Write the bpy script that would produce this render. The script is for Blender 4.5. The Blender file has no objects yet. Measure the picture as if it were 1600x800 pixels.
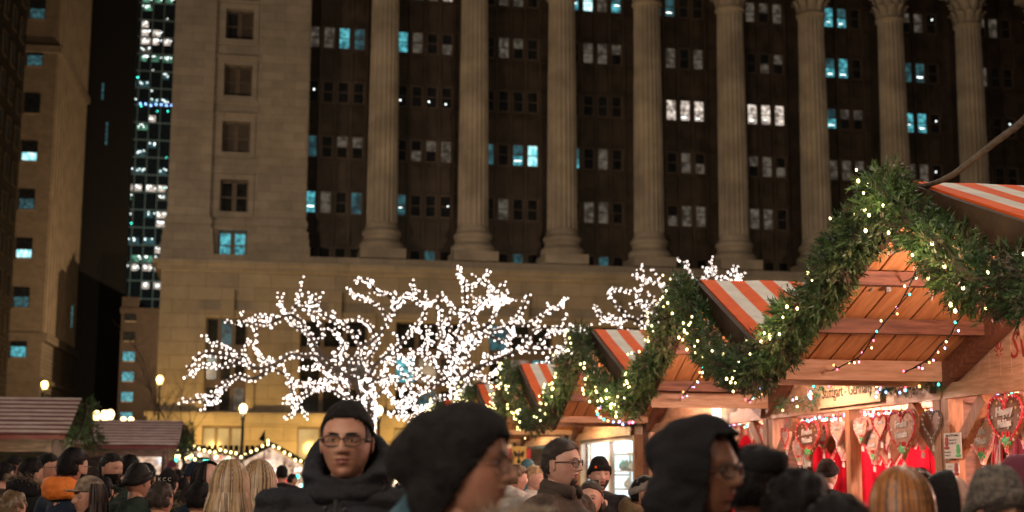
import bpy, math, random
from mathutils import Vector, Matrix, noise, Euler
R = math.radians
rnd = random.Random(7)
sc = bpy.context.scene
col = sc.collection

# ------------------------------------------------------------------ camera
PITCH, ROLL, FPX, CAMZ = 0.1531, 0.00335, 2222.0, 1.55
cam_d = bpy.data.cameras.new('camera'); cam = bpy.data.objects.new('camera', cam_d); col.objects.link(cam)
cam.matrix_world = Matrix.Translation((0, 0, CAMZ)) @ Matrix.Rotation(math.pi/2 + PITCH, 4, 'X') @ Matrix.Rotation(ROLL, 4, 'Z')
cam_d.lens = 50.0; cam_d.sensor_width = 36.0; cam_d.clip_start = 0.05; cam_d.clip_end = 1500
cam_d.dof.use_dof = True; cam_d.dof.focus_distance = 8.2; cam_d.dof.aperture_fstop = 2.8
sc.camera = cam

# ------------------------------------------------------------------ night sky
world = bpy.data.worlds.new('World'); sc.world = world; world.use_nodes = True
wn = world.node_tree; bg = wn.nodes['Background']
sky = wn.nodes.new('ShaderNodeTexSky'); sky.sky_type = 'NISHITA'; sky.sun_disc = False
sky.sun_elevation = R(2.0); sky.sun_rotation = R(200)
wn.links.new(sky.outputs[0], bg.inputs[0]); bg.inputs[1].default_value = 0.012
# moonlight: the only sun
sl = bpy.data.lights.new('moonlight', 'SUN'); sl.energy = 0.02; sl.angle = R(0.5); sl.color = (0.8, 0.88, 1)
so = bpy.data.objects.new('moonlight', sl); so.rotation_euler = (R(50), 0, R(-20)); col.objects.link(so)
sc.view_settings.view_transform = 'Standard'; sc.view_settings.look = 'None'
sc.view_settings.exposure = 0.0; sc.view_settings.gamma = 1.0
sc.view_settings.use_curve_mapping = False
sc.render.engine = 'CYCLES'
sc.cycles.max_bounces = 4; sc.cycles.transparent_max_bounces = 6
sc.cycles.sample_clamp_indirect = 3.0
sc.cycles.use_denoising = True

def ray(px, py):
    u, v = px - 800.0, py - 400.0
    c, s = math.cos(ROLL), math.sin(ROLL)
    X = c*u + s*v; Y = -s*u + c*v; U = -Y
    return Vector((X, FPX*math.cos(PITCH) - U*math.sin(PITCH), FPX*math.sin(PITCH) + U*math.cos(PITCH)))
CAM = Vector((0, 0, CAMZ))
def at(px, py, d):
    r = ray(px, py); return CAM + r*(d/r.y)
def onplane(px, py, n, L):
    r = ray(px, py); return CAM + r*(L/r.dot(n))

# ------------------------------------------------------------------ lights of the place, and added fill lights
def lamp(loc, energy, color=(1, .75, .45), size=0.15, name='lamp_or_fill_light'):
    l = bpy.data.lights.new(name, 'POINT'); l.energy = energy; l.color = color; l.shadow_soft_size = size
    o = bpy.data.objects.new(name, l); o.location = loc; col.objects.link(o); return o
def spot(loc, target, energy, color, angle=90, blend=.8, size=.3):
    l = bpy.data.lights.new('flood_or_fill_light', 'SPOT'); l.energy = energy; l.color = color
    l.spot_size = R(angle); l.spot_blend = blend; l.shadow_soft_size = size
    o = bpy.data.objects.new('flood_or_fill_light', l); o.location = loc
    o.rotation_euler = (Vector(target) - Vector(loc)).to_track_quat('-Z', 'Y').to_euler(); col.objects.link(o); return o
FA = 0.1893; FX0, FD, FS = -9.3, 100.0, 6.60
FU = Vector((math.cos(FA), math.sin(FA), 0)); FN = Vector((math.sin(FA), -math.cos(FA), 0))   # along, outward
def FW(u, off, z): return Vector((FX0, FD, 0)) + FU*u + FN*off + Vector((0, 0, z))
SOD = (1.0, .60, .22); WARM = (1, .72, .46)
for k in range(-3, 8):                                   # sodium street lamps along the foot of the facade
    lamp(FW(k*6.6 + 2, 4.2, 3.4), 950 if k < 3 else 330, (1.0, .55, .13), .4)
for u, e in ((-14, 14500), (2, 9500), (24, 9000), (48, 6000)):      # street floods on the upper storeys
    spot(FW(u - 16, 38, 11), FW(u + 2, 0, 34), e, (1.0, .69, .41), 100)
spot((-36, 152, 9), (-64, 200, 45), 20000, (1, .7, .42), 110); spot((-20, 190, 14), (-66, 214, 45), 95000, (1, .70, .40), 100); spot((-10, 105, 10), (-50, 140, 30), 160000, (1, .7, .42), 90)  # fill spots added to brighten the left buildings, no fixtures there
lamp((-36, 140, 7), 1500, (1, .62, .28), .5); lamp((-44, 178, 7), 1800, (1, .62, .28), .5); lamp((-44, 192, 20), 2500, (1, .66, .34), .5)  # more fill lamps added for the left buildings
spot((-8, -9, 8.5), (3, 10, 2.6), 3600, (1, .80, .62), 70); lamp((-1.6, 2.2, 7.2), 330, (1, .82, .66), .35); lamp((-2.6, 1.2, 3.4), 75, (1, .80, .64), .3); lamp((-5.0, -1.0, 4.6), 330, (1, .80, .62), .4); lamp((2.6, 1.0, 3.4), 110, (1, .70, .52), .4)  # added fill from the camera side for roofs, garlands and faces
lamp((-12, 12, 5.5), 90, (1, .74, .46), .3)
lamp((-4.5, 20, 5.5), 120, (1, .76, .5), .3)

# ------------------------------------------------------------------ materials
M = {}
def nodes(name):
    m = bpy.data.materials.new(name); m.use_nodes = True
    nt = m.node_tree; return m, nt, nt.nodes['Principled BSDF']
def mat(name, c, rough=.7, c2=None, scale=6.0, detail=4, bump=0.0, bscale=None, metal=0.0, stretch=None, spec=.5, sheen=0):
    m, nt, p = nodes(name); p.inputs['Roughness'].default_value = rough; p.inputs['Metallic'].default_value = metal
    p.inputs['Specular IOR Level'].default_value = spec
    if sheen: p.inputs['Sheen Weight'].default_value = sheen
    tc = nt.nodes.new('ShaderNodeTexCoord'); mp = nt.nodes.new('ShaderNodeMapping')
    nt.links.new(tc.outputs['Object'], mp.inputs[0])
    if stretch: mp.inputs['Scale'].default_value = stretch
    no = nt.nodes.new('ShaderNodeTexNoise'); no.inputs['Scale'].default_value = scale; no.inputs['Detail'].default_value = detail
    nt.links.new(mp.outputs[0], no.inputs['Vector'])
    c2 = c2 or tuple(x*.65 for x in c)
    cr = nt.nodes.new('ShaderNodeValToRGB'); cr.color_ramp.elements[0].position = .35; cr.color_ramp.elements[1].position = .65
    cr.color_ramp.elements[0].color = (*c2, 1); cr.color_ramp.elements[1].color = (*c, 1)
    nt.links.new(no.outputs[0], cr.inputs[0]); nt.links.new(cr.outputs[0], p.inputs['Base Color'])
    if bump:
        n2 = nt.nodes.new('ShaderNodeTexNoise'); n2.inputs['Scale'].default_value = bscale or scale*4; n2.inputs['Detail'].default_value = 5
        nt.links.new(mp.outputs[0], n2.inputs['Vector'])
        b = nt.nodes.new('ShaderNodeBump'); b.inputs['Strength'].default_value = bump; b.inputs['Distance'].default_value = .02
        nt.links.new(n2.outputs[0], b.inputs['Height']); nt.links.new(b.outputs[0], p.inputs['Normal'])
    M[name] = m; return m
def emis(name, c, s, mesh_light=False):
    m, nt, p = nodes(name); p.inputs['Base Color'].default_value = (*[min(x, .8) for x in c], 1)
    p.inputs['Emission Color'].default_value = (*c, 1); p.inputs['Emission Strength'].default_value = s
    if not mesh_light: m.cycles.emission_sampling = 'NONE'
    M[name] = m; return m
def litpane(name, c, s, c2, scale=2.2):
    # a lit room seen through a window: blinds, furniture and lamp tubes vary the light
    m, nt, p = nodes(name); p.inputs['Base Color'].default_value = (.03, .03, .03, 1); p.inputs['Roughness'].default_value = .15
    tc = nt.nodes.new('ShaderNodeTexCoord'); no = nt.nodes.new('ShaderNodeTexNoise'); no.inputs['Scale'].default_value = scale; no.inputs['Detail'].default_value = 3
    nt.links.new(tc.outputs['Object'], no.inputs['Vector'])
    cr = nt.nodes.new('ShaderNodeValToRGB'); cr.color_ramp.elements[0].position = .38; cr.color_ramp.elements[1].position = .66
    cr.color_ramp.elements[0].color = (*c2, 1); cr.color_ramp.elements[1].color = (*c, 1)
    nt.links.new(no.outputs[0], cr.inputs[0]); nt.links.new(cr.outputs[0], p.inputs['Emission Color'])
    p.inputs['Emission Strength'].default_value = s; m.cycles.emission_sampling = 'NONE'
    M[name] = m; return m
def stone(name, c, mortar, bw=1.6, bh=.62, rot=0.0, ms=.012):
    m, nt, p = nodes(name); p.inputs['Roughness'].default_value = .85
    tc = nt.nodes.new('ShaderNodeTexCoord'); mp = nt.nodes.new('ShaderNodeMapping'); mp.inputs['Rotation'].default_value = (R(90), 0, 0)
    nt.links.new(tc.outputs['Object'], mp.inputs[0])
    br = nt.nodes.new('ShaderNodeTexBrick'); br.inputs['Scale'].default_value = 1; br.inputs['Brick Width'].default_value = bw
    br.inputs['Row Height'].default_value = bh; br.inputs['Mortar Size'].default_value = ms
    br.inputs['Color1'].default_value = (*c, 1); br.inputs['Color2'].default_value = (*[x*.82 for x in c], 1); br.inputs['Mortar'].default_value = (*mortar, 1)
    nt.links.new(mp.outputs[0], br.inputs[0])
    no = nt.nodes.new('ShaderNodeTexNoise'); no.inputs['Scale'].default_value = .5; no.inputs['Detail'].default_value = 8; no.inputs['Roughness'].default_value = .7
    nt.links.new(tc.outputs['Object'], no.inputs['Vector'])
    cr = nt.nodes.new('ShaderNodeValToRGB'); cr.color_ramp.elements[0].position = .3; cr.color_ramp.elements[1].position = .7
    cr.color_ramp.elements[0].color = (.5, .5, .5, 1); cr.color_ramp.elements[1].color = (1, 1, 1, 1)
    nt.links.new(no.outputs[0], cr.inputs[0])
    mx = nt.nodes.new('ShaderNodeMixRGB'); mx.blend_type = 'MULTIPLY'; mx.inputs[0].default_value = .75
    nt.links.new(br.outputs[0], mx.inputs[1]); nt.links.new(cr.outputs[0], mx.inputs[2]); nt.links.new(mx.outputs[0], p.inputs['Base Color'])
    b = nt.nodes.new('ShaderNodeBump'); b.inputs['Strength'].default_value = .5; b.inputs['Distance'].default_value = .03; b.invert = True
    nt.links.new(br.outputs['Fac'], b.inputs['Height']); nt.links.new(b.outputs[0], p.inputs['Normal'])
    M[name] = m; return m
stone('limestone', (.34, .31, .275), (.20, .17, .14))
stone('limestone_base', (.36, .32, .27), (.20, .17, .13), 2.2, .95, ms=.02)
mat('column_stone', (.36, .325, .28), .85, (.21, .19, .165), .5, 8, .15, 3)
mat('spandrel', (.060, .046, .037), .5, (.028, .022, .018), .8, 6)
mat('window_frame', (.11, .085, .07), .5)
mat('dark_glass', (.02, .022, .025), .08, (.01, .012, .014), 2)
litpane('pane_blind', (.22, .185, .145), .48, (.05, .042, .033), 2.6)
litpane('pane_dim_teal', (.06, .22, .25), .55, (.02, .05, .06))
litpane('pane_teal', (.12, .55, .62), 1.0, (.02, .12, .15), 3)
litpane('pane_white', (1.0, .86, .74), 1.1, (.16, .12, .10), 3.2)
litpane('pane_bright', (.75, 1.0, .98), 1.6, (.12, .5, .55), 2.5)
litpane('pane_pink', (.5, .33, .27), .7, (.15, .10, .08))
litpane('pane_yellow', (1.0, .62, .2), .55, (.7, .42, .12), .8)
litpane('pane_green', (.2, .55, .35), .6, (.02, .08, .05), 1.0)
emis('tube_white', (.9, 1, .98), 3.0); emis('tube_warm', (1, .85, .65), 3.0)
mat('dark_cladding', (.006, .005, .005), .6); mat('dark_fin', (.014, .011, .009), .6); mat('rib_stone', (.26, .20, .14), .85, (.19, .145, .10), .4, 6)
stone('brick_tan', (.22, .165, .115), (.14, .11, .08), .8, .3)
stone('brick_brown', (.055, .035, .024), (.04, .027, .02), .8, .3)
mat('mullion', (.20, .23, .215), .5)
mat('asphalt', (.05, .05, .05), .9, (.035, .035, .035), 12, 6, .3)
mat('plaza_granite', (.16, .14, .13), .7, (.11, .10, .09), 5, 8, .1)
mat('wood_light', (.74, .50, .33), .5, (.55, .33, .19), 5, 8, .25, 30, stretch=(1, 1, 8))
mat('wood_orange', (.78, .40, .17), .45, (.60, .27, .10), 3.5, 8, .15, 30, stretch=(9, 1, 1))
mat('wood_brown', (.24, .11, .065), .55, (.10, .04, .022), 4, 8, .25, 30, stretch=(1, 8, 8))
mat('wood_dark', (.070, .038, .022), .75, (.032, .018, .011), 3, 8, .3, 30, spec=.2)
mat('wood_post', (.40, .19, .085), .55, (.22, .09, .04), 5, 8, .3, 30, stretch=(8, 8, 1))
mat('gap', (.03, .012, .008), .9)
mat('canvas_orange', (.82, .12, .012), .85, (.72, .09, .008), 7, 5, .15)
mat('canvas_white', (.72, .66, .58), .75, (.60, .54, .46), 7, 5, .15)
mat('canvas_red', (.15, .04, .033), .8, (.14, .02, .02), 3, 5)
mat('canvas_pink', (.62, .50, .46), .8, (.48, .37, .34), 3, 5)
mat('pine', (.06, .12, .035), .55, (.03, .07, .022), 9, 3)
mat('pine_pale', (.12, .17, .05), .55, (.05, .09, .03), 9, 3)
mat('pine_brown', (.10, .085, .05), .7, (.05, .045, .025), 9, 3)
mat('tinsel', (.05, .35, .22), .35, (.02, .14, .09), 20, 3, metal=.3)
mat('bark', (.10, .07, .05), .9, (.05, .035, .025), 8, 6, .6)
mat('cable', (.02, .015, .01), .6); mat('rope_brown', (.13, .09, .07), .8, (.06, .045, .035), 20, 5, .6)
mat('black_metal', (.02, .02, .02), .4); mat('sign_wood', (.72, .52, .30), .6, (.60, .42, .24), 6, 6, stretch=(1, 1, 8))
mat('ink', (.05, .03, .02), .7); mat('ink_red', (.45, .05, .04), .7); mat('paper', (.75, .72, .66), .7, (.68, .65, .6), 4)
mat('ginger', (.22, .085, .035), .5, (.13, .05, .022), 14, 4, .2); mat('ginger_pale', (.78, .50, .38), .5, (.58, .33, .22), 14, 4, .2)
mat('ginger_mid', (.40, .19, .10), .5, (.30, .14, .07), 14, 4, .2); mat('icing_red', (.75, .05, .07), .4, (.6, .03, .05), 9); mat('icing_pink', (.85, .40, .40), .4, (.75, .25, .26), 9)
mat('icing_white', (.85, .82, .78), .45); mat('icing_green', (.06, .55, .16), .4, (.04, .4, .1), 20); mat('icing_yellow', (.85, .55, .18), .4)
mat('ribbon_red', (.75, .05, .07), .4, (.6, .03, .05), 9)
mat('curtain_red', (.20, .003, .009), .95, (.09, .001, .004), 5, 5, .3, 8, spec=.05); mat('curtain_plum', (.16, .02, .05), .8, (.10, .012, .03), 3)
def plastic_wrap(name, tint, a):
    m = bpy.data.materials.new(name); m.use_nodes = True; nt = m.node_tree; nt.nodes.remove(nt.nodes['Principled BSDF'])
    out = nt.nodes['Material Output']; t = nt.nodes.new('ShaderNodeBsdfTransparent'); g = nt.nodes.new('ShaderNodeBsdfGlossy')
    g.inputs['Roughness'].default_value = .08; g.inputs[0].default_value = (*tint, 1); t.inputs[0].default_value = (.95, .96, .96, 1)
    mx = nt.nodes.new('ShaderNodeMixShader'); mx.inputs[0].default_value = a
    nt.links.new(t.outputs[0], mx.inputs[1]); nt.links.new(g.outputs[0], mx.inputs[2]); nt.links.new(mx.outputs[0], out.inputs[0]); M[name] = m
plastic_wrap('wrap', (1, 1, 1), .10); plastic_wrap('lens_glass', (1, 1, 1), .07); plastic_wrap('shop_glass', (1, 1, 1), .12)
emis('bulb_white', (1.0, .84, .76), 5.5); emis('bulb_warm', (1.0, .80, .36), 5.5)
emis('bulb_red', (1, .12, .22), 6); emis('bulb_teal', (.05, .8, .62), 5); emis('bulb_blue', (.25, .45, 1), 5); emis('bulb_orange', (1, .45, .15), 6); emis('bulb_pink', (1, .35, .65), 5)
emis('globe', (1, .70, .36), 4.5); emis('globe_sodium', (1, .6, .22), 4.5)
emis('panel_cool', (.75, .95, 1.0), 1.6); emis('panel_green', (.02, .5, .28), .9); emis('panel_warm', (1, .78, .62), 2.0); emis('paper_glow', (1, .93, .88), 2.0)
for nm, c in dict(skin=(.46, .25, .17), skin_tan=(.36, .19, .12), skin_brown=(.20, .095, .055), skin_pale=(.60, .36, .28)).items():
    m = mat(nm, c, .52, (c[0]*.86, c[1]*.70, c[2]*.68), 22, 6, .12, 260); m.node_tree.nodes['Principled BSDF'].inputs['Subsurface Weight'].default_value = .08
    m.node_tree.nodes['Principled BSDF'].inputs['Subsurface Radius'].default_value = (.01, .004, .002)
mat('lips', (.30, .10, .085), .4); mat('eye_white', (.55, .5, .46), .2); mat('iris', (.02, .012, .008), .1)
def quilt(nm):
    nt = M[nm].node_tree; p = nt.nodes['Principled BSDF']; old = p.inputs['Normal'].links[0].from_socket
    tc = nt.nodes.new('ShaderNodeTexCoord'); w = nt.nodes.new('ShaderNodeTexWave'); w.wave_type = 'BANDS'; w.bands_direction = 'Z'; w.wave_profile = 'SIN'
    w.inputs['Scale'].default_value = 4.2; w.inputs['Distortion'].default_value = 1.2; w.inputs['Detail'].default_value = 2
    b = nt.nodes.new('ShaderNodeBump'); b.inputs['Strength'].default_value = .6; b.inputs['Distance'].default_value = .03
    nt.links.new(tc.outputs['Object'], w.inputs[0]); nt.links.new(w.outputs['Fac'], b.inputs['Height']); nt.links.new(old, b.inputs['Normal']); nt.links.new(b.outputs[0], p.inputs['Normal'])
mat('hair_black', (.012, .010, .010), .5, (.006, .005, .005), 40, 3, .4, 150, stretch=(4, 4, 1), spec=.15); mat('hair_brown', (.035, .020, .013), .5, (.02, .012, .008), 40, 3, .4, 150, stretch=(4, 4, 1))
mat('hair_blonde', (.40, .26, .13), .45, (.30, .18, .085), 20); mat('hair_blonde_dark', (.15, .09, .045), .45); mat('hair_blonde_pale', (.56, .42, .27), .45)
mat('hair_auburn', (.42, .17, .045), .4, (.28, .10, .03), 20); mat('hair_auburn_dark', (.12, .045, .015), .4); mat('hair_grey', (.22, .20, .18), .6)
mat('cloth_black', (.014, .014, .016), .9, (.008, .008, .010), 8, 5, .4, 120, spec=.2); mat('cloth_puffer', (.018, .021, .028), .8, (.013, .013, .016), 5, 5, .5, 70, spec=.25)
mat('cloth_navy', (.015, .025, .045), .7, (.008, .014, .028), 8, 5, .3, 60, spec=.15); mat('cloth_brown', (.075, .055, .043), .75, (.045, .034, .028), 7, 5, .3, 60, spec=.15)
mat('cloth_grey', (.12, .11, .10), .85, (.06, .055, .05), 25, 5, .5, 90); mat('cloth_khaki', (.17, .12, .065), .8, (.10, .07, .04), 8, 5, .3, 60, spec=.15)
mat('cloth_green', (.03, .045, .035), .8, (.016, .026, .02), 8, 5, .3, 60, spec=.15); mat('cloth_orange', (.75, .20, .02), .7, (.6, .14, .015), 9, 4, .3, 50)
mat('cloth_teal', (.05, .14, .19), .8, (.03, .08, .11), 9, 4, .3, 50); mat('knit_grey', (.20, .17, .14), .9, (.06, .05, .045), 60, 4, .8, 130)
mat('knit_black', (.020, .018, .018), .9, (.011, .010, .010), 40, 4, .5, 160, spec=.15); mat('cap_grey', (.24, .21, .19), .8, (.17, .15, .14), 30)
mat('plaid', (.30, .22, .15), .8, (.06, .045, .035), 18, 1); mat('fur_tan', (.42, .33, .24), .9, (.22, .17, .12), 12); mat('fur_white', (.60, .52, .44), .9, (.42, .35, .28), 12)
mat('jeans', (.03, .04, .07), .85); mat('shoe', (.02, .016, .014), .5); mat('white_cloth', (.6, .58, .55), .8)

quilt('cloth_puffer')
# ------------------------------------------------------------------ mesh helper
class MB:
    def __init__(s, T=None): s.v = []; s.f = []; s.m = []; s.T = T
    def add(s, vs, fs, m=0):
        o = len(s.v)
        s.v += [tuple(s.T @ Vector(v)) for v in vs] if s.T else [tuple(v) for v in vs]
        s.f += [tuple(i + o for i in f) for f in fs]; s.m += [m]*len(fs)
    def box(s, c, d, m=0, rot=None):
        x, y, z = d[0]/2, d[1]/2, d[2]/2; c = Vector(c)
        vs = [Vector(p) for p in ((-x, -y, -z), (x, -y, -z), (x, y, -z), (-x, y, -z), (-x, -y, z), (x, -y, z), (x, y, z), (-x, y, z))]
        if rot: vs = [rot @ p for p in vs]
        s.add([c + p for p in vs], [(0, 3, 2, 1), (4, 5, 6, 7), (0, 1, 5, 4), (1, 2, 6, 5), (2, 3, 7, 6), (3, 0, 4, 7)], m)
    def b2(s, a, b, m=0):   # box from corner to corner
        s.box([(a[i] + b[i])/2 for i in range(3)], [abs(b[i] - a[i]) for i in range(3)], m)
    def beam(s, a, b, w, h, m=0):
        a, b = Vector(a), Vector(b); d = b - a; y = d.normalized(); z = Vector((0, 0, 1))
        if abs(y.z) > .95: z = Vector((1, 0, 0))
        x = y.cross(z).normalized(); z = x.cross(y)
        s.box((a + b)/2, (w, d.length, h), m, Matrix((x, y, z)).transposed())
    def tube(s, pts, r, seg=8, m=0, cap=True, flat=1.0):
        pts = [Vector(p) for p in pts]; n = len(pts)
        rr = r if isinstance(r, (list, tuple)) else [r]*n
        vs = []; up = None
        for i, p in enumerate(pts):
            t = (pts[min(i+1, n-1)] - pts[max(i-1, 0)]).normalized()
            if up is None: up = Vector((0, 0, 1)) if abs(t.z) < .9 else Vector((1, 0, 0))
            x = t.cross(up).normalized(); up2 = x.cross(t).normalized(); up = up2
            for k in range(seg):
                a = 2*math.pi*k/seg; vs.append(p + x*math.cos(a)*rr[i] + up2*math.sin(a)*rr[i]*flat)
        fs = [(i*seg+k, i*seg+(k+1) % seg, (i+1)*seg+(k+1) % seg, (i+1)*seg+k) for i in range(n-1) for k in range(seg)]
        if cap: fs += [tuple(reversed(range(seg))), tuple((n-1)*seg+k for k in range(seg))]
        s.add(vs, fs, m)
    def lathe(s, prof, seg=24, m=0, c=(0, 0, 0), fn=None):
        vs = []; c = Vector(c)
        for r, z in prof:
            for k in range(seg):
                a = 2*math.pi*k/seg; q = r*(fn(a, z) if fn else 1); vs.append(c + Vector((q*math.cos(a), q*math.sin(a), z)))
        n = len(prof)
        fs = [(i*seg+k, i*seg+(k+1) % seg, (i+1)*seg+(k+1) % seg, (i+1)*seg+k) for i in range(n-1) for k in range(seg)]
        fs += [tuple(reversed(range(seg))), tuple((n-1)*seg+k for k in range(seg))]
        s.add(vs, fs, m)
    def ell(s, c, r, seg=12, ring=8, m=0, rot=None):
        vs = []; c = Vector(c)
        for i in range(ring+1):
            ph = -math.pi/2 + math.pi*i/ring
            for k in range(seg):
                a = 2*math.pi*k/seg
                p = Vector((r[0]*math.cos(a)*math.cos(ph), r[1]*math.sin(a)*math.cos(ph), r[2]*math.sin(ph)))
                if rot: p = rot @ p
                vs.append(c + p)
        fs = [(i*seg+k, i*seg+(k+1) % seg, (i+1)*seg+(k+1) % seg, (i+1)*seg+k) for i in range(ring) for k in range(seg)]
        s.add(vs, fs, m)
    OCT = [(1,0,0),(-1,0,0),(0,1,0),(0,-1,0),(0,0,1),(0,0,-1)]
    def dot(s, c, r, m=0):
        c = Vector(c); s.add([c + Vector(p)*r for p in MB.OCT], [(0,2,4),(2,1,4),(1,3,4),(3,0,4),(2,0,5),(1,2,5),(3,1,5),(0,3,5)], m)
    def mesh(s, name, mats, smooth=False):
        me = bpy.data.meshes.new(name); me.from_pydata(s.v, [], s.f)
        for m in (mats if isinstance(mats, (list, tuple)) else [mats]): me.materials.append(M[m])
        me.polygons.foreach_set('material_index', s.m)
        if smooth: me.polygons.foreach_set('use_smooth', [True]*len(s.f))
        me.update(); return me
    def build(s, name, mats, parent=None, smooth=False, label=None):
        o = bpy.data.objects.new(name, s.mesh(name, mats, smooth)); col.objects.link(o)
        if parent: o.parent = parent
        if label: o['label'] = label
        return o
def tag(o, label, cat, group=None):
    o['label'] = label; o['category'] = cat
    if group: o['group'] = group
    return o
def thing(name, label, cat, loc=(0, 0, 0), rz=0, group=None, scale=1):
    o = bpy.data.objects.new(name, None); o.empty_display_size = .2; col.objects.link(o)
    o.location = loc; o.rotation_euler = (0, 0, rz); o.scale = (scale,)*3; return tag(o, label, cat, group)
def struct(o, kind='structure'): o['kind'] = kind; return o
def bulbs(parent, lst, mats, seg=(6, 4)):
    # up to 100 single bulbs as parts, the rest of a long string as one part
    cache = {}; lst = sorted(lst, key=lambda b: -b[1])
    for (p, r, mi) in lst[:100]:
        if mi not in cache:
            b = MB(); b.ell((0, 0, 0), (1, 1, 1.25), *seg); cache[mi] = b.mesh('bulb', mats[mi])
        o = bpy.data.objects.new('bulb', cache[mi]); o.location = p; o.scale = (r, r, r); o.parent = parent; col.objects.link(o)
    if len(lst) > 100:
        b = MB()
        for (p, r, mi) in lst[100:]: b.ell(p, (r, r, r*1.25), seg[0], seg[1], mi)
        o = b.build('bulb', mats, parent); o['kind'] = 'stuff'
def copy_tree(o, parent=None):
    c = o.copy(); col.objects.link(c); c.parent = parent
    for ch in list(o.children): copy_tree(ch, c)
    return c
def text_mesh(body, size, m, name, parent, M4, extrude=.002, align='CENTER', shear=0, bold=0):
    cu = bpy.data.curves.new('lettering', 'FONT'); cu.body = body; cu.size = size; cu.extrude = extrude; cu.align_x = align; cu.align_y = 'CENTER'; cu.shear = shear
    cu.resolution_u = 2; cu.offset = bold
    t = bpy.data.objects.new('lettering', cu); col.objects.link(t); bpy.context.view_layer.update()
    me = bpy.data.meshes.new_from_object(t); bpy.data.objects.remove(t); me.transform(M4); me.materials.clear(); me.materials.append(M[m])
    if name is None: return me
    o = bpy.data.objects.new(name, me); col.objects.link(o); o.parent = parent; return o
def blob(mb, voxel=.02, smooth=6, amp=0.0, fr=9.0, seed=0):
    me = bpy.data.meshes.new('tmp'); me.from_pydata(mb.v, [], mb.f); me.update()
    o = bpy.data.objects.new('tmp', me); col.objects.link(o)
    r = o.modifiers.new('r', 'REMESH'); r.mode = 'VOXEL'; r.voxel_size = voxel
    s = o.modifiers.new('s', 'SMOOTH'); s.iterations = smooth; s.factor = .5
    dg = bpy.context.evaluated_depsgraph_get(); ev = o.evaluated_get(dg).to_mesh()
    out = MB(); vs = [v.co.copy() for v in ev.vertices]
    if amp:
        ns = [v.normal.copy() for v in ev.vertices]
        for i, v in enumerate(vs):
            q = Vector((v.x*fr, v.y*fr, v.z*fr*1.6)) + Vector((seed*3.1, 0, 0))
            vs[i] = v + ns[i]*amp*(noise.noise(q) + .5*noise.noise(q*2.3))
    out.add(vs, [tuple(p.vertices) for p in ev.polygons], 0)
    bpy.data.objects.remove(o); bpy.data.meshes.remove(me); return out

# ================================================================== SETTING
g = MB(); g.b2((-900, -200, -.3), (900, 1200, 0)); struct(g.build('ground', 'asphalt'))
g = MB(); g.b2((-60, -30, .004), (60, 74, .012)); struct(g.build('plaza_paving', 'plaza_granite'))
g = MB(); c0 = FW(-40, 6, 0); g.T = Matrix.Translation(c0) @ Matrix.Rotation(FA, 4, 'Z'); g.b2((0, 0, .004), (120, 6, .14)); struct(g.build('pavement', 'plaza_granite'))

def FUI(px, py, off):          # pixel on a facade plane -> (u, z)
    n = -FN; o = Vector((FX0, FD, 0)) + FN*off
    P = onplane(px, py, n, (o - CAM).dot(n)); return (P - o).dot(FU), P.z

# ------------------------------------------------------------------ the colonnaded county building
cb = thing('government_building', 'huge stone government building with a row of giant fluted columns over a plain stone base', 'building', FW(0, 0, 0), FA)
HB, HT = 17.25, 36.7           # column foot and top of shaft
ZT = 44.0
UL = FUI(264, 330, .9)[0]; UP0, UP1 = FUI(398, 330, .9)[0], FUI(477, 330, .9)[0]
UE = 8*FS + 3.3
REC = 3.0                      # depth of the wall behind the columns
# base storey, split round the big openings
zo0, zo1 = FUI(528, 645, 1.4)[1], FUI(528, 500, 1.4)[1]
ul0 = FUI(247, 540, 1.4)[0]
ops = [(FUI(320, 550, 1.4)[0], FUI(386, 550, 1.4)[0])] + [(FS*(k+.5) - 2.35, FS*(k+.5) + 2.35) for k in range(-1, 8)]
ZL = FUI(528, 428, 1.4)[1]     # underside of the ledge
zg0, zg1 = FUI(345, 692, 1.4)[1], FUI(345, 665, 1.4)[1]
w = MB(); x = ul0
for a, b in ops:
    w.b2((x, -1.4, 0), (a, 0, ZL)); w.b2((a, -1.4, zo1), (b, 0, ZL)); w.b2((a, -1.4, zg1), (b, 0, zo0)); w.b2((a, -1.4, 0), (b, 0, .5)); x = b
w.b2((x, -1.4, 0), (UE, 0, ZL)); w.b2((ul0, 0, 0), (UE, 30, ZL))
w.build('base_wall', 'limestone_base', cb)
t = MB()   # belt course, ledge, parapet
t.b2((ul0 - .5, -1.75, zo0 - .9), (UE, -1.403, zo0 - .05)); t.b2((ul0 - .7, -1.95, zo0 - .35), (UE, -1.753, zo0 - .08))
t.b2((ul0 - .25, -1.75, ZL), (UE, 30, ZL + .35)); t.b2((ul0 - .55, -2.1, ZL + .35), (UE, 30, ZL + .62))
t.b2((ul0 - .1, -1.55, ZL + .62), (UE, 29, HB - .75)); t.b2((UP1, -1.2, HB - .75), (UE, 3, HB - .68))
t.build('ledge', 'limestone', cb)
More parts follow.
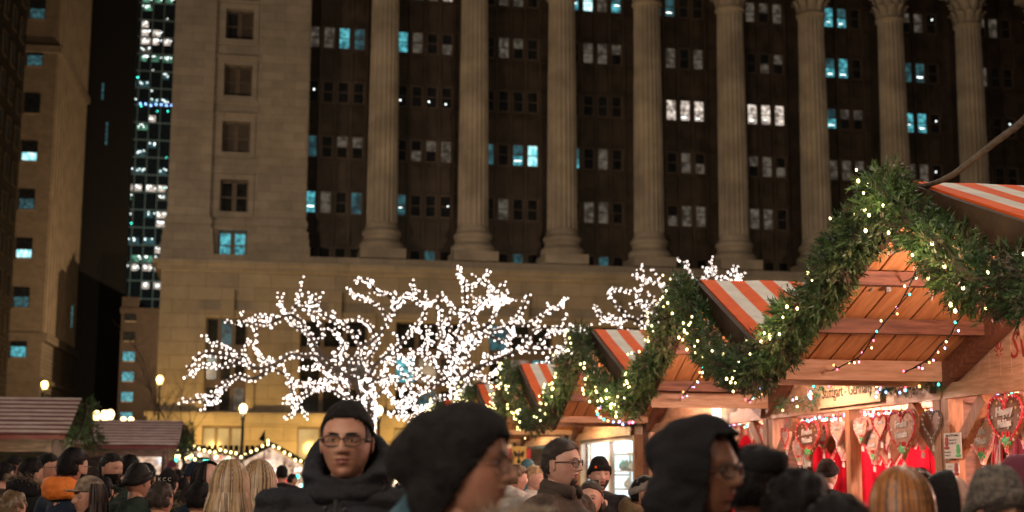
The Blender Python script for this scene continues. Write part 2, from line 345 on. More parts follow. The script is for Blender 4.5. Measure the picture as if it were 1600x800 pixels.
for i, (a, b) in enumerate(ops):   # frames and panes in the big openings
    s = MB(); s.b2((a - .5, -1.6, zo0 - .05), (a, -1.403, zo1 + .5)); s.b2((b, -1.6, zo0 - .05), (b + .5, -1.403, zo1 + .5)); s.b2((a, -1.6, zo1), (b, -1.403, zo1 + .5))
    s.b2(((a+b)/2 - .45, -1.85, zo1 - .02), ((a+b)/2 + .45, -1.603, zo1 + 1.9)); s.build('surround', 'limestone_base', cb)
    f = MB(); wpl = MB(); n = 3; wd = (b - a)/n
    wi = None
    for k in range(n + 1): f.b2((a + k*wd - .14, -.9, zo0), (a + k*wd + .14, -.65, zo1))
    zs = [zo0, zo0 + (zo1-zo0)*.27, zo0 + (zo1-zo0)*.33, zo0 + (zo1-zo0)*.62, zo0 + (zo1-zo0)*.70, zo1]
    for z in zs: f.b2((a, -.92, z - .09), (b, -.64, z + .09))
    f.b2((a, -.91, zs[1]), (b, -.6, zs[2])); f.b2((a, -.91, zs[3]), (b, -.6, zs[4]))
    wo = f.build('tall_window', 'window_frame', cb)
    mats = ['dark_glass', 'pane_blind', 'pane_dim_teal', 'pane_teal', 'pane_pink']
    for r, (z0, z1) in enumerate(((zs[0], zs[1]), (zs[2], zs[3]), (zs[4], zs[5]))):
        for k in range(n):
            m = rnd.choice([0, 0, 0, 1, 0, 2, 4] if r < 2 else [0, 0, 2, 0])
            if i == 2 and r == 1 and k < 2: m = 3 if k == 0 else 1
            if i == 2 and r == 0: m = 2 if k == 1 else 0
            if i in (3,) and r == 1 and k == 2: m = 3
            if i == 5 and r == 1 and k == 0: m = 3
            wpl.b2((a + k*wd + .14, -.75, z0 + .09), (a + (k+1)*wd - .14, -.72, z1 - .09), m)
    wpl.build('pane', mats, wo)
    g1 = MB()
    for k in range(n + 1): g1.b2((a + k*wd - .1, -1.0, .5), (a + k*wd + .1, -.8, zg1))
    g1.b2((a, -.97, zg1 - .18), (b, -.75, zg1))
    go = g1.build('ground_floor_window', 'window_frame', cb)
    g2 = MB()
    for k in range(n): g2.b2((a + k*wd + .12, -.85, .5), (a + (k+1)*wd - .12, -.82, zg1 - .16), 0 if i in (0, 1, 2, 4) else 1)
    g2.build('pane', ['pane_yellow', 'pane_blind'], go)
# left corner pavilion with its windows
pw = [((358, 396), (15, 62)), ((351, 395), (101, 150)), ((347, 391), (190, 238)), ((343, 388), (281, 331)), ((340, 384), (360, 404))]
wz = [(FUI((a+b)/2, y1, .5)[1], FUI((a+b)/2, y0, .5)[1]) for (a, b), (y0, y1) in pw]
dz = wz[0][0] - wz[1][0]
wz = [(wz[0][0] + dz, wz[0][1] + dz)] + wz
wu0, wu1 = FUI(347, 214, .5)[0], FUI(391, 214, .5)[0]
p = MB()
p.b2((UL, -.5, HB - .75), (wu0, 12, ZT)); p.b2((wu1, -.5, HB - .75), (UP1 - .1, 12, ZT)); z = HB - .75
for z0, z1 in reversed(wz): p.b2((wu0, -.5, z), (wu1, .2, z0)); z = z1
p.b2((wu0, -.5, z), (wu1, .2, ZT)); p.b2((wu0, .55, HB - .75), (wu1, 12, ZT))
p.build('pavilion_wall', 'limestone', cb)
for nm, (a, b) in (('corner_pilaster', (UL - .1, FUI(328, 330, .9)[0])), ('inner_pilaster', (UP0, UP1))):
    q = MB(); q.b2((a, -.95, HB + 2.0), (b, -.503, ZT))
    if nm == 'inner_pilaster':
        for k in range(5): q.b2((b + .003, -.85 + k*.3, HB + 2), (b + .09, -.68 + k*.3, ZT))
    for (e, z0, z1) in ((.14, HB + 1.75, HB + 2.0), (.3, HB + 1.3, HB + 1.75), (.18, HB + 1.0, HB + 1.3), (.42, HB + .45, HB + 1.0), (.5, HB - .1, HB + .45), (.62, HB - .75, HB - .1)):
        q.b2((a - e*.6, -.95 - e, z0), (b + e*.6, -.503, z1))
    q.build(nm, 'limestone', cb)
for i, (z0, z1) in enumerate(wz):
    s = MB(); s.b2((wu0 - .35, -.62, z0 - .3), (wu0, -.503, z1 + .4)); s.b2((wu1, -.62, z0 - .3), (wu1 + .35, -.503, z1 + .4))
    s.b2((wu0, -.62, z1), (wu1, -.503, z1 + .4)); s.b2((wu0 - .5, -.75, z1 + .4), (wu1 + .5, -.503, z1 + .62)); s.b2((wu0 - .45, -.72, z0 - .45), (wu1 + .45, -.503, z0 - .3)); s.b2((wu0, -.62, z0 - .3), (wu1, -.503, z0))
    so_ = s.build('window_surround', 'limestone', cb)
    f = MB(); um = (wu0 + wu1)/2
    f.b2((um - .16, .1, z0), (um + .16, .3, z1)); f.b2((wu0, .1, z0), (wu0 + .12, .3, z1)); f.b2((wu1 - .12, .1, z0), (wu1, .3, z1))
    f.b2((wu0, .1, z1 - .12), (wu1, .3, z1)); f.b2((wu0, .1, z0), (wu1, .3, z0 + .1)); f.b2((wu0, .12, (z0+z1)/2 - .05), (wu1, .28, (z0+z1)/2 + .05))
    wo = f.build('window', 'window_frame', cb)
    q = MB(); ms = {5: (2, 2), 3: (1, 1), 1: (0, 1), 2: (1, 1), 4: (0, 0), 0: (0, 1)}[i]
    q.b2((wu0 + .12, .2, z0 + .1), (um - .16, .22, z1 - .12), ms[0]); q.b2((um + .16, .2, z0 + .1), (wu1 - .12, .22, z1 - .12), ms[1])
    q.build('pane', ['dark_glass', 'pane_blind_dark', 'pane_teal'] if 'pane_blind_dark' in M else ['dark_glass', 'spandrel', 'pane_teal'], wo)
# giant columns
def flute(a, z): return 1 - .075*abs(math.sin(a*10))**.8 if HB + 2.0 < z < HT - .05 else 1
for k in range(0, 9):
    c = MB(); u = k*FS; r0, r1 = 1.12, .98
    prof = [(r0 + .06, HB + 1.75), (r0, HB + 1.95), (r0, HB + 2.05)] + [(r0 - (r0-r1)*(t_/6)**1.4, HB + 2.3 + (HT - .4 - HB - 2.3)*t_/6) for t_ in range(7)] + [(r1, HT - .2), (r1 + .02, HT)]
    c.lathe(prof, 120, 0, (u, 0, 0), flute)
    co = c.build('column', 'column_stone', cb, smooth=False)
    b = MB(); b.b2((u - 1.6, -1.6, HB - .66), (u + 1.6, 1.6, HB + .05))
    b.lathe([(1.5, HB + .05), (1.6, HB + .25), (1.58, HB + .5), (1.44, HB + .65), (1.3, HB + .8), (1.28, HB + 1.05), (1.4, HB + 1.15), (1.42, HB + 1.35), (1.32, HB + 1.5), (1.2, HB + 1.6), (1.18, HB + 1.75)], 48, 0, (u, 0, 0))
    b.build('column_base', 'column_stone', co, smooth=False)
    q = MB(); q.lathe([(r1 + .02, HT), (r1 + .16, HT + .08), (r1 + .16, HT + .22), (r1, HT + .3), (r1 - .02, HT + 1.4), (r1 + .2, HT + 2.3), (1.5, HT + 2.75)], 40, 0, (u, 0, 0))
    for tier, (zz, rr, hh, nn) in enumerate(((HT + .35, r1 + .04, .85, 10), (HT + 1.05, r1 + .08, .95, 10), (HT + 1.8, r1 + .2, .8, 8))):   # acanthus leaves
        for j in range(nn):
            a = 2*math.pi*(j + .5*(tier % 2))/nn; d = Vector((math.cos(a), math.sin(a), 0)); tg = Vector((-d.y, d.x, 0)); o = Vector((u, 0, zz))
            prof = [(0, 0, .26), (.06, hh*.5, .30), (.2, hh*.85, .24), (.36, hh, .12), (.40, hh*.86, .07)]
            vs = []
            for (e, h, w_) in prof: vs += [o + d*(rr + e) - tg*w_ + Vector((0, 0, h)), o + d*(rr + e + .09) + Vector((0, 0, h)), o + d*(rr + e) + tg*w_ + Vector((0, 0, h))]
            fs = []
            for i in range(4): fs += [(i*3, i*3+1, i*3+4, i*3+3), (i*3+1, i*3+2, i*3+5, i*3+4)]
            q.add(vs, fs)
    q.b2((u - 1.55, -1.55, HT + 2.75), (u + 1.55, 1.55, HT + 3.1)); q.build('column_capital', 'column_stone', co)
e = MB(); e.b2((UP1, -1.3, HT + 3.1), (UE, 1.2, ZT)); e.b2((UL - 1, -2.2, ZT), (UE, 12, ZT + 1)); e.build('entablature', 'limestone', cb)
# recessed bays: dark metal spandrels and four windows per floor
zc = [FUI(525, y, -REC)[1] for y in (60, 142, 231, 317)]
fl = (zc[0] - zc[3])/3; zc = [zc[0] - fl*i for i in range(-1, 5)]     # row 0 (top) .. row 5
BAYS = {
 0: {1: 'ggTt', 2: 'dddd', 3: 'tggg', 4: 'Tgdt', 5: 'dddd'},
 1: {0: 'ttgw', 1: 'Tggg', 2: 'dddd', 3: 'dggg', 4: 'tddd', 5: 'tdtd'},
 2: {0: 'dggd', 1: 'dggd', 2: 'dddd', 3: 'tgTB', 4: 'dgdd', 5: 'tdTd'},
 3: {0: 'TBgT', 1: 'dggg', 2: 'dddd', 3: 'Tdgd', 4: 'dggg', 5: 'ddtd'},
 4: {0: 'ttdd', 1: 'dgdg', 2: 'PwWW', 3: 'dggg', 4: 'dggg', 5: 'dddd'},
 5: {0: 'dggg', 1: 'Tdgg', 2: 'WWWw', 3: 'dggg', 4: 'dggd', 5: 'dddd'},
 6: {0: 'dTTd', 1: 'tTTg', 2: 'dTgg', 3: 'dggg', 4: 'dddd', 5: 'dddd'},
 7: {0: 'Tggd', 1: 'dttd', 2: 'gTTd', 3: 'dggd', 4: 'dddd', 5: 'dddd'},
 8: {0: 'gggd', 1: 'dgdd', 2: 'tddd', 3: 'dgdd', 4: 'dddd', 5: 'dddd'}}
PM = ['window_frame', 'dark_glass', 'pane_blind', 'pane_dim_teal', 'pane_teal', 'pane_white', 'pane_bright', 'pane_pink', 'tube_white']
PI_ = dict(d=1, g=2, t=3, T=4, W=5, w=5, B=6, P=7)
def window(mbf, mbp, u, z, st):
    w2, h2 = .40, .82; y = REC
    for a in (-w2, w2): mbf.b2((u + a - .05, y - .12, z - h2), (u + a + .05, y - .003, z + h2))
    for b in (-h2, h2): mbf.b2((u - w2 + .05, y - .12, z + b - .05), (u + w2 - .05, y - .003, z + b + .05))
    mbf.b2((u - w2 + .05, y - .115, z - .03), (u + w2 - .05, y - .003, z + .03))
    i = PI_[st]; up = i; lo = i
    if st == 'g' and rnd.random() < .45: lo = 1 if rnd.random() < .5 else 2
    if st in 'tT' and rnd.random() < .5: up = 3
    if st == 'g' and rnd.random() < .25: up = 1
    mbp.b2((u - w2 + .05, y - .06, z + .03), (u + w2 - .05, y - .04, z + h2 - .05), up); mbp.b2((u - w2 + .05, y - .06, z - h2 + .05), (u + w2 - .05, y - .04, z - .03), lo)
    if st in 'BTt' and rnd.random() < .6 or st == 'W':
        zz = z - h2*rnd.uniform(.2, .75); mbp.b2((u - rnd.uniform(.1, .3), y - .075, zz), (u + rnd.uniform(.05, .3), y - .063, zz + rnd.uniform(.04, .1)), 8)
    if st == 'd' and rnd.random() < .14: mbp.dot((u + rnd.uniform(-.2, .2), y - .08, z + rnd.uniform(-.5, .5)), .08, 8)
sf, sp = MB(), MB()
for k in range(0, 9):
    ub = FS*(k - .5)
    sbm = MB(); sbm.b2((ub - FS/2 - .0, REC, HB - .68), (ub + FS/2, REC + .3, ZT))
    for j in range(5): uu = ub + (j - 2)*1.12; sbm.b2((uu - .11, REC - .22, HB - .66), (uu + .11, REC - .003, ZT))   # mullions
    for r, z in enumerate(zc):
        sbm.b2((ub - 2.9, REC - .16, z + .95), (ub + 2.9, REC - .003, z + 1.12)); sbm.b2((ub - 2.9, REC - .2, z - 1.1), (ub + 2.9, REC - .003, z - .95))
        for j in range(4): uu = ub + (j - 1.5)*1.12; sbm.b2((uu - .33, REC - .09, z - 2.3), (uu + .33, REC - .003, z - 1.35)); sbm.b2((uu - .2, REC - .14, z - 2.1), (uu + .2, REC - .093, z - 1.55))
    sbm.build('bay_wall', 'spandrel', cb)
    for r in range(6):
        if r not in BAYS[k]: continue
        for j in range(4):
            uu = ub + (j - 1.5)*1.12
            if k < 4:
                a, b = MB(), MB(); window(a, b, uu, zc[r], BAYS[k][r][j]); wo = a.build('window', 'window_frame', cb); b.build('pane', PM, wo)
            else: window(sf, sp, uu, zc[r], BAYS[k][r][j])
o = sf.build('window', PM, cb); o['kind'] = 'stuff'; o2 = sp.build('pane', PM, o); o2['kind'] = 'stuff'
s = MB(); s.b2((UP1 - .1, .5, HB - .7), (UP1 + .05, REC, ZT)); s.b2((UE, -1, 0), (UE + 6, 30, ZT + 1)); s.b2((UP1, REC + .3, HB), (UE, 12, ZT)); s.build('return_wall', 'spandrel', cb)

# ------------------------------------------------------------------ buildings down the street on the left
SR = R(8.6)
def street_building(name, label, px, py, d, length, width, height, wallmat):
    P = at(px, py, d); return thing(name, label, 'building', (P.x, P.y, 0), SR)
# nearest: tan brick block, seen along its street face
P = at(10, 600, 150); A = thing('office_building', 'tan brick block at the left edge with rows of small dark windows', 'building', (P.x, P.y, 0), SR)
w = MB(); w.b2((-30, -55, 0), (0, 0, 75)); w.b2((.003, -55, 74), (1.4, 1.0, 75.5)); w.b2((.003, -55, 8), (1.0, .8, 9.3)); w.build('wall', 'brick_tan', A)
n = 0
for j in range(10):
    for i in range(16):
        z = 12 + i*3.95; y = -2.6 - j*4.2
        if n < 100 and j < 7:
            a, b = MB(), MB(); a.b2((.0, y - .95, z - .2), (.22, y + .95, z)); a.b2((.0, y - .95, z + 2.2), (.18, y + .95, z + 2.4)); a.b2((.0, y - .95, z), (.15, y - .8, z + 2.2)); a.b2((.0, y + .8, z), (.15, y + .95, z + 2.2))
            wo = a.build('window', 'rib_stone', A); b.b2((.003, y - .8, z), (.06, y + .8, z + 2.2), 0); b.build('pane', ['dark_glass', 'pane_dim_teal'], wo); n += 1
# ribbed tower
P = at(62, 600, 200); B = thing('office_tower', 'tall tan stone tower with closely set vertical ribs', 'building', (P.x, P.y, 0), SR)
w = MB(); w.b2((-30, 0, 0), (0, 28.6, 95)); w.b2((-30, -.5, 20), (.8, 29.2, 21.2)); w.b2((-30, -.4, 14.2), (.5, 29, 14.8)); w.b2((-30, -.5, 62), (.7, 29, 63)); w.build('wall', 'brick_tan', B)
for j in range(12):
    r_ = MB(); y = .9 + j*2.45; r_.b2((.003, y - .42, 21.2), (.30, y + .42, 62)); r_.b2((.003, y - .42, 63), (.3, y + .42, 95)); r_.build('rib', 'rib_stone', B)
gm = MB()
for j in range(11): gm.b2((.003, .9 + j*2.45 + .45, 21.5), (.06, .9 + (j+1)*2.45 - .45, 61)); gm.b2((.003, .9 + j*2.45 + .45, 63.5), (.06, .9 + (j+1)*2.45 - .45, 94)); gm.b2((.003, .9 + j*2.45 + .6, 3), (.1, .9 + (j+1)*2.45 - .6, 13))
gm.b2((.07, 24.2, 24.5), (.1, 25.2, 28), 1); gm.build('window_strip', ['dark_glass', 'pane_teal'], B)
for i in range(11):
    z = 17.5 + i*7.05; a = MB(); a.b2((-4.2, -.1, z), (-2.0, -.003, z + .2)); wo = a.build('window', 'rib_stone', B)
    b = MB(); b.b2((-4.2, -.09, z + .2), (-2.0, -.03, z + 3.1), 0); st = [3, 1, 2, 1, 2, 0, 1, 1, 0, 1, 1][i]; b.b2((-4.1, -.12, z + .3), (-2.1, -.093, z + (1.7 if st != 2 else 1.4)), [0, 1, 3, 2][st]); b.build('pane', ['dark_glass', 'pane_dim_teal', 'pane_teal', 'pane_bright'], wo)
    for u in (-8.5, -13):
        a = MB(); a.b2((u - 1.1, -.1, z), (u + 1.1, -.003, z + .2)); wo = a.build('window', 'rib_stone', B); b = MB(); b.b2((u - 1.1, -.09, z + .2), (u + 1.1, -.03, z + 3.1)); b.build('pane', 'dark_glass', wo)
# dark tower
P = at(106, 600, 240); Cc = thing('dark_tower', 'nearly black high-rise with fine vertical fins, between the ribbed tower and the glass tower', 'building', (P.x, P.y, 0), FA)
w = MB(); w.b2((0, 0, 0), (8.6, 3, 120)); w.build('wall', 'dark_cladding', Cc)
f = MB()
for j in range(18): f.b2((j*.5 + .04, -.3, 0), (j*.5 + .14, -.003, 118))
f.build('fin', 'dark_fin', Cc)
f = MB(); f.b2((3.2, -.05, 66), (3.6, -.003, 69), 0); f.b2((4.2, -.05, 58), (4.6, -.003, 62), 0); f.build('window', ['pane_dim_teal'], Cc)
# glass tower
P = at(185, 430, 300); G = thing('glass_tower', 'dark glass tower with a thin mullion grid and many brightly lit office windows', 'building', (P.x, P.y, 0), FA)
w = MB(); w.b2((0, 0, 0), (24, 22, 140)); w.build('wall', 'dark_glass', G)
f = MB()
for j in range(11): f.b2((j*2.42 - .09, -.25, 0), (j*2.42 + .09, -.003, 139))
for i in range(36): f.b2((-.1, -.2, i*3.85 - .12), (24, -.003, i*3.85 + .12))
f.build('mullion_grid', 'mullion', G)
def lit(cells, m):
    global gl
    for (j, i) in cells:
        a = MB(); z = i*1.925; a.b2((j*2.42 + .15, -.1, z + .25), (j*2.42 + rnd.uniform(1.4, 2.27), -.01, z + 1.6), 0)
        for q in range(rnd.randint(2, 5)): a.dot((j*2.42 + rnd.uniform(.3, 2.1), -.2, z + rnd.choice((.9, 1.2, 1.4))), .17, 1)
        a.build('lit_window', [m, 'tube_white'], G)
def gcell(px, py):
    n = -FN; o = Vector((P.x, P.y, 0)); Q = onplane(px, py, n, (o - CAM).dot(n)); return int((Q - o).dot(FU)//2.42), int(Q.z//1.925)
done = set()
for (pxs, py, m) in (((225, 234, 243, 258), 5, 'pane_green'), ((225, 234, 255, 275, 280), 46, 'pane_white'), ((225, 234, 243, 256, 277), 62, 'pane_white'), ((222, 275), 32, 'pane_white'), ((222,), 75, 'pane_blind'),
                     ((270, 278), 175, 'pane_white'), ((236, 246, 270, 278), 187, 'pane_white'), ((268, 276), 203, 'pane_white'), ((268, 276), 214, 'pane_white'), ((215,), 198, 'pane_green'), ((266, 275), 245, 'pane_white'),
                     ((208, 218, 228, 240, 248), 288, 'pane_white'), ((208, 218, 228, 240), 300, 'pane_green'), ((262, 270), 330, 'pane_white'), ((258, 268), 346, 'pane_white'), ((255, 262), 388, 'pane_white'), ((252,), 405, 'pane_blind'), ((200, 218, 235, 245), 418, 'pane_white'), ((235, 245), 448, 'pane_white'), ((212, 222, 232), 130, 'pane_dim_teal'), ((210, 240, 260), 160, 'pane_dim_teal'), ((215, 236, 246), 232, 'pane_dim_teal'), ((205, 222, 250), 262, 'pane_dim_teal'), ((200, 226, 240), 330, 'pane_dim_teal'), ((198, 215, 236), 372, 'pane_dim_teal'), ((222, 252, 268), 92, 'pane_green'), ((262, 272), 118, 'pane_dim_teal'), ((206, 228), 400, 'pane_green'), ((248, 262), 310, 'pane_blind')):
    for px in pxs:
        c = gcell(px, py)
        if c not in done and c[0] >= 0: done.add(c); lit([c], m)
a = MB()
for _ in range(26): a.dot((rnd.uniform(1, 20), -.3, rnd.uniform(45, 112)), rnd.uniform(.12, .22), rnd.choice((0, 1, 1)))
for q in range(7): a.dot((3 + q*1.1, -.3, 81 + rnd.uniform(-.2, .2)), .25, 2)
o = a.build('ceiling_lamp', ['tube_white', 'bulb_teal', 'bulb_blue'], G); o['kind'] = 'stuff'
spot((-40, 255, 30), (P.x + 10, P.y, 70), 60000, (.75, 1, .85), 80)  # spot added to bring out the mullion grid
# low brown block in front of it
P = at(183, 640, 205); E_ = thing('brown_building', 'lower brown brick building with a column of lit teal windows beside the colonnaded building', 'building', (P.x, P.y, 0), FA)
w = MB(); w.b2((0, 0, 0), (12, 18, 24.6)); w.b2((0, 0, 24.6), (2.4, 10, 27)); w.b2((-.2, -.3, 24.6), (12, -.003, 25.4)); w.build('wall', 'brick_brown', E_)
for i in range(8):
    z = 3.2 + i*2.9; a = MB(); a.b2((.5, -.12, z - .15), (2.1, -.003, z)); wo = a.build('window', 'rib_stone', E_); b = MB(); b.b2((.5, -.1, z), (2.1, -.02, z + 1.3)); b.build('pane', 'pane_teal' if i < 6 else 'dark_glass', wo)

# ================================================================== STREET LAMPS
def street_lamp(px, py, d, gr, gmat, label, globes=((0, 0),), en=60, group=None):
    P = at(px, py, d); L = thing('street_lamp', label, 'street lamp', (P.x, P.y, 0), 0, group)
    p = MB(); p.lathe([(.17, 0), (.17, .25), (.10, .4), (.07, .9), (.05, P.z - .5), (.08, P.z - .45), (.10, P.z - gr - .03)], 12); p.build('pole', 'black_metal', L, True)
    for gx, gz in globes:
        q = MB(); q.ell((gx, 0, P.z*0 + P.z + gz), (gr, gr, gr*1.12), 16, 10); q.lathe([(gr*.6, P.z + gz - gr*1.25), (gr*.75, P.z + gz - gr*.9)], 12, 0, (gx, 0, 0)); q.build('globe', gmat, L, True)
        if gx: q = MB(); q.tube([(0, 0, P.z - .5), (gx*.6, 0, P.z - .45), (gx, 0, P.z + gz - gr)], .03); q.build('arm', 'black_metal', L)
    if en: lamp((P.x + .02, P.y - gr - .25, P.z + .1), en, (1, .66, .3), .2)
street_lamp(380, 638, 55, .16, 'globe', 'globe street lamp standing in front of the three yellow ground floor windows', en=90)
street_lamp(592, 641, 55, .16, 'globe', 'globe street lamp just right of the man with glasses and a black cap', en=90)
street_lamp(250, 593, 75, .19, 'globe_sodium', 'tall single street lamp at the left corner of the colonnaded building', en=180)
street_lamp(70, 601, 90, .22, 'globe_sodium', 'street lamp in front of the ribbed stone tower', en=250)
street_lamp(151, 649, 58, .17, 'globe', 'street lamp with three clustered globes beside the garlanded hut gable', ((0, 0), (.33, .02), (.55, .05)), en=90)
street_lamp(193, 656, 70, .13, 'globe', 'small twin globe street lamp above the farther striped roof', ((0, 0), (.38, 0)), en=60)

# ================================================================== LIGHTED TREES
def smooth_path(pts, n=6):
    out = []
    for i in range(len(pts) - 1):
        p0 = pts[max(i-1, 0)]; p1 = pts[i]; p2 = pts[i+1]; p3 = pts[min(i+2, len(pts)-1)]
        for k in range(n):
            t = k/n; out.append(.5*((2*p1) + (p2 - p0)*t + (2*p0 - 5*p1 + 4*p2 - p3)*t*t + (3*p1 - p0 - 3*p2 + p3)*t**3))
    out.append(pts[-1]); return out
def lit_tree(name, label, slabel, d, limbs, trunk, nb, twigs, seed, rb=.0185):
    r = random.Random(seed); base = at(trunk[0][0], trunk[0][1], d)
    T = thing(name, label, 'tree', (base.x, base.y, 0), 0, 'bare trees wrapped in lights')
    O = Vector((base.x, base.y, 0)); paths = []
    def P(px, py, dd): return at(px, py, d + dd) - O
    tm = MB(); tp = [P(x, y, 0) for x, y in trunk]; tp[0].z = 0
    tp = smooth_path(tp); tm.tube(tp, [.19 - .09*i/len(tp) for i in range(len(tp))], 10); tm.build('trunk', 'bark', T, True)
    paths.append((tp[len(tp)//3:], .21, 7.0))
    lm = MB()
    for L in limbs:
        dd = r.uniform(-1.6, 1.6); n = len(L)
        pts = smooth_path([P(x, y, dd*(i/(n-1))) + Vector((r.uniform(-.05, .05), 0, r.uniform(-.05, .05))) for i, (x, y) in enumerate(L)])
        ln = sum((pts[i+1]-pts[i]).length for i in range(len(pts)-1)); r0 = min(.085, .02 + ln*.016)
        lm.tube(pts, [r0*(1 - .8*i/len(pts)) + .006 for i in range(len(pts))], 7); paths.append((pts, r0, 1.0))
    tw = MB()
    for _ in range(twigs):
        pts, _r, w = paths[r.randrange(1, len(limbs) + 1)]; i = r.randrange(len(pts)//3, len(pts)); p = pts[i]
        t = (pts[min(i+1, len(pts)-1)] - pts[max(i-1, 0)]).normalized()
        dr = (t + Vector((r.uniform(-1.1, 1.1), r.uniform(-1.1, 1.1), r.uniform(-.5, 1.1)))).normalized(); ln = r.uniform(.2, .65); q = [p.copy()]
        for k in range(5): dr = (dr + Vector((r.uniform(-.4, .4), r.uniform(-.4, .4), r.uniform(-.25, .4)))).normalized(); q.append(q[-1] + dr*ln/5)
        tw.tube(q, [.014 - .002*k for k in range(6)], 5); paths.append((q, .015, .75))
    lm.add(tw.v, tw.f); lm.build('crown', 'bark', T, True)
    S = thing('string_lights', slabel, 'string lights', (base.x, base.y, 0), 0, 'white light strings wound on the bare trees')
    bl, wm = [], MB()
    for pts, rr, w in paths:
        ln = sum((pts[i+1]-pts[i]).length for i in range(len(pts)-1)); m = max(2, int(ln*nb*w)); wire = []
        for k in range(m):
            f = (k + r.uniform(0, .6))/m*(len(pts)-1.001); i = int(f); p = pts[i].lerp(pts[min(i+1, len(pts)-1)], f - i)
            a = k*2.2 + r.uniform(-.4, .4); o = Vector((math.cos(a), math.sin(a)*.6, math.sin(a)))*(rr*.8 + .018)
            q = p + o + Vector((r.gauss(0, .012), 0, r.gauss(0, .012))); s_ = rb*r.choice((.7, .85, 1, 1, 1.15))
            bl.append((q, s_, 0)); wire.append(p + o*.8)
        if len(wire) > 2: wm.tube(wire, .006, 4, cap=False)
    wm.build('wire', 'cable', S); bulbs(S, bl, ['bulb_white'])
    return O
t1 = [[(566, 620), (545, 590), (518, 575), (492, 556), (478, 560), (455, 556), (430, 570), (400, 576), (372, 562), (345, 556), (318, 556), (292, 576)],
      [(545, 628), (520, 612), (498, 604), (472, 604)], [(430, 570), (400, 590), (375, 590), (350, 600), (322, 622), (282, 626)], [(372, 562), (350, 545), (326, 540)], [(400, 580), (378, 555), (390, 532)], [(365, 590), (345, 612), (331, 636)], [(378, 566), (345, 572), (312, 574), (300, 590)],
      [(492, 604), (474, 620), (452, 625), (462, 640), (444, 652)], [(455, 600), (463, 622), (478, 652)], [(430, 570), (410, 562), (400, 550)], [(420, 575), (450, 588), (466, 604)],
      [(545, 590), (520, 570), (495, 545), (483, 520), (470, 500), (450, 492), (420, 505), (400, 505), (376, 504)], [(483, 520), (462, 512), (455, 500), (436, 476)], [(452, 496), (458, 480), (470, 462)], [(440, 500), (415, 492), (395, 500), (404, 524)], [(480, 540), (505, 520), (492, 496), (478, 470)],
      [(560, 600), (552, 570), (560, 545), (550, 522), (525, 505), (500, 486), (490, 466)], [(560, 545), (585, 530), (605, 500), (620, 480), (640, 465), (645, 442)], [(620, 480), (605, 462), (590, 455), (575, 438), (557, 437)], [(605, 500), (590, 480), (566, 470), (548, 462)], [(620, 478), (636, 462), (662, 478)],
      [(575, 590), (590, 570), (610, 552), (632, 530), (652, 510), (672, 478)], [(580, 620), (586, 590), (575, 560), (590, 535), (578, 510), (560, 500)], [(610, 552), (640, 555), (664, 540), (670, 510)], [(575, 600), (600, 590), (625, 590), (650, 575)], [(545, 600), (530, 570), (540, 545), (525, 525)],
      [(572, 640), (566, 610), (574, 580), (566, 556), (574, 535)], [(590, 620), (604, 604), (596, 586), (612, 566)], [(550, 628), (536, 600), (512, 598), (500, 610)], [(505, 610), (522, 606), (540, 620), (560, 634)], [(592, 590), (600, 605), (606, 620)], [(525, 560), (505, 560), (490, 575), (470, 572)], [(600, 560), (622, 572), (640, 600)]]
t2 = [[(715, 620), (718, 590), (705, 560), (715, 530), (722, 505), (730, 480), (728, 452), (722, 432)], [(728, 452), (748, 440), (762, 420)], [(722, 505), (742, 485), (760, 470), (788, 440)], [(742, 485), (765, 478), (795, 470)], [(715, 560), (740, 540), (762, 520), (790, 508), (812, 490), (826, 462)], [(790, 508), (820, 505), (845, 490), (878, 478)],
      [(720, 590), (750, 570), (780, 560), (810, 545), (838, 550), (870, 545), (890, 552)], [(838, 550), (850, 530), (880, 520), (915, 515)], [(810, 545), (830, 520), (850, 512), (890, 510), (920, 520)], [(705, 560), (690, 540), (690, 510), (686, 484)], [(690, 540), (668, 530), (650, 518)], [(700, 590), (680, 575), (672, 550), (650, 552)],
      [(715, 610), (690, 600), (668, 590), (645, 575), (632, 560)], [(690, 600), (660, 612), (640, 620), (622, 640)], [(650, 616), (632, 632), (630, 656)], [(700, 620), (672, 632), (650, 648)], [(722, 600), (735, 575), (730, 550), (745, 520), (738, 500)], [(740, 590), (762, 590), (785, 575)], [(730, 620), (745, 600), (770, 600), (800, 590), (822, 575), (850, 570), (880, 545)], [(745, 520), (770, 500), (776, 480), (800, 465)],
      [(705, 520), (700, 500), (710, 480), (690, 465)], [(718, 560), (700, 545), (705, 525)], [(760, 520), (782, 530), (805, 520), (830, 535)], [(700, 600), (712, 570), (722, 545)], [(650, 580), (640, 600), (625, 612)], [(684, 620), (668, 640), (690, 650)], [(720, 630), (735, 612), (728, 590), (748, 575), (760, 550)], [(700, 640), (706, 610), (696, 585), (704, 560)], [(764, 560), (790, 548), (800, 520)], [(745, 605), (770, 615), (800, 610), (830, 596)]]
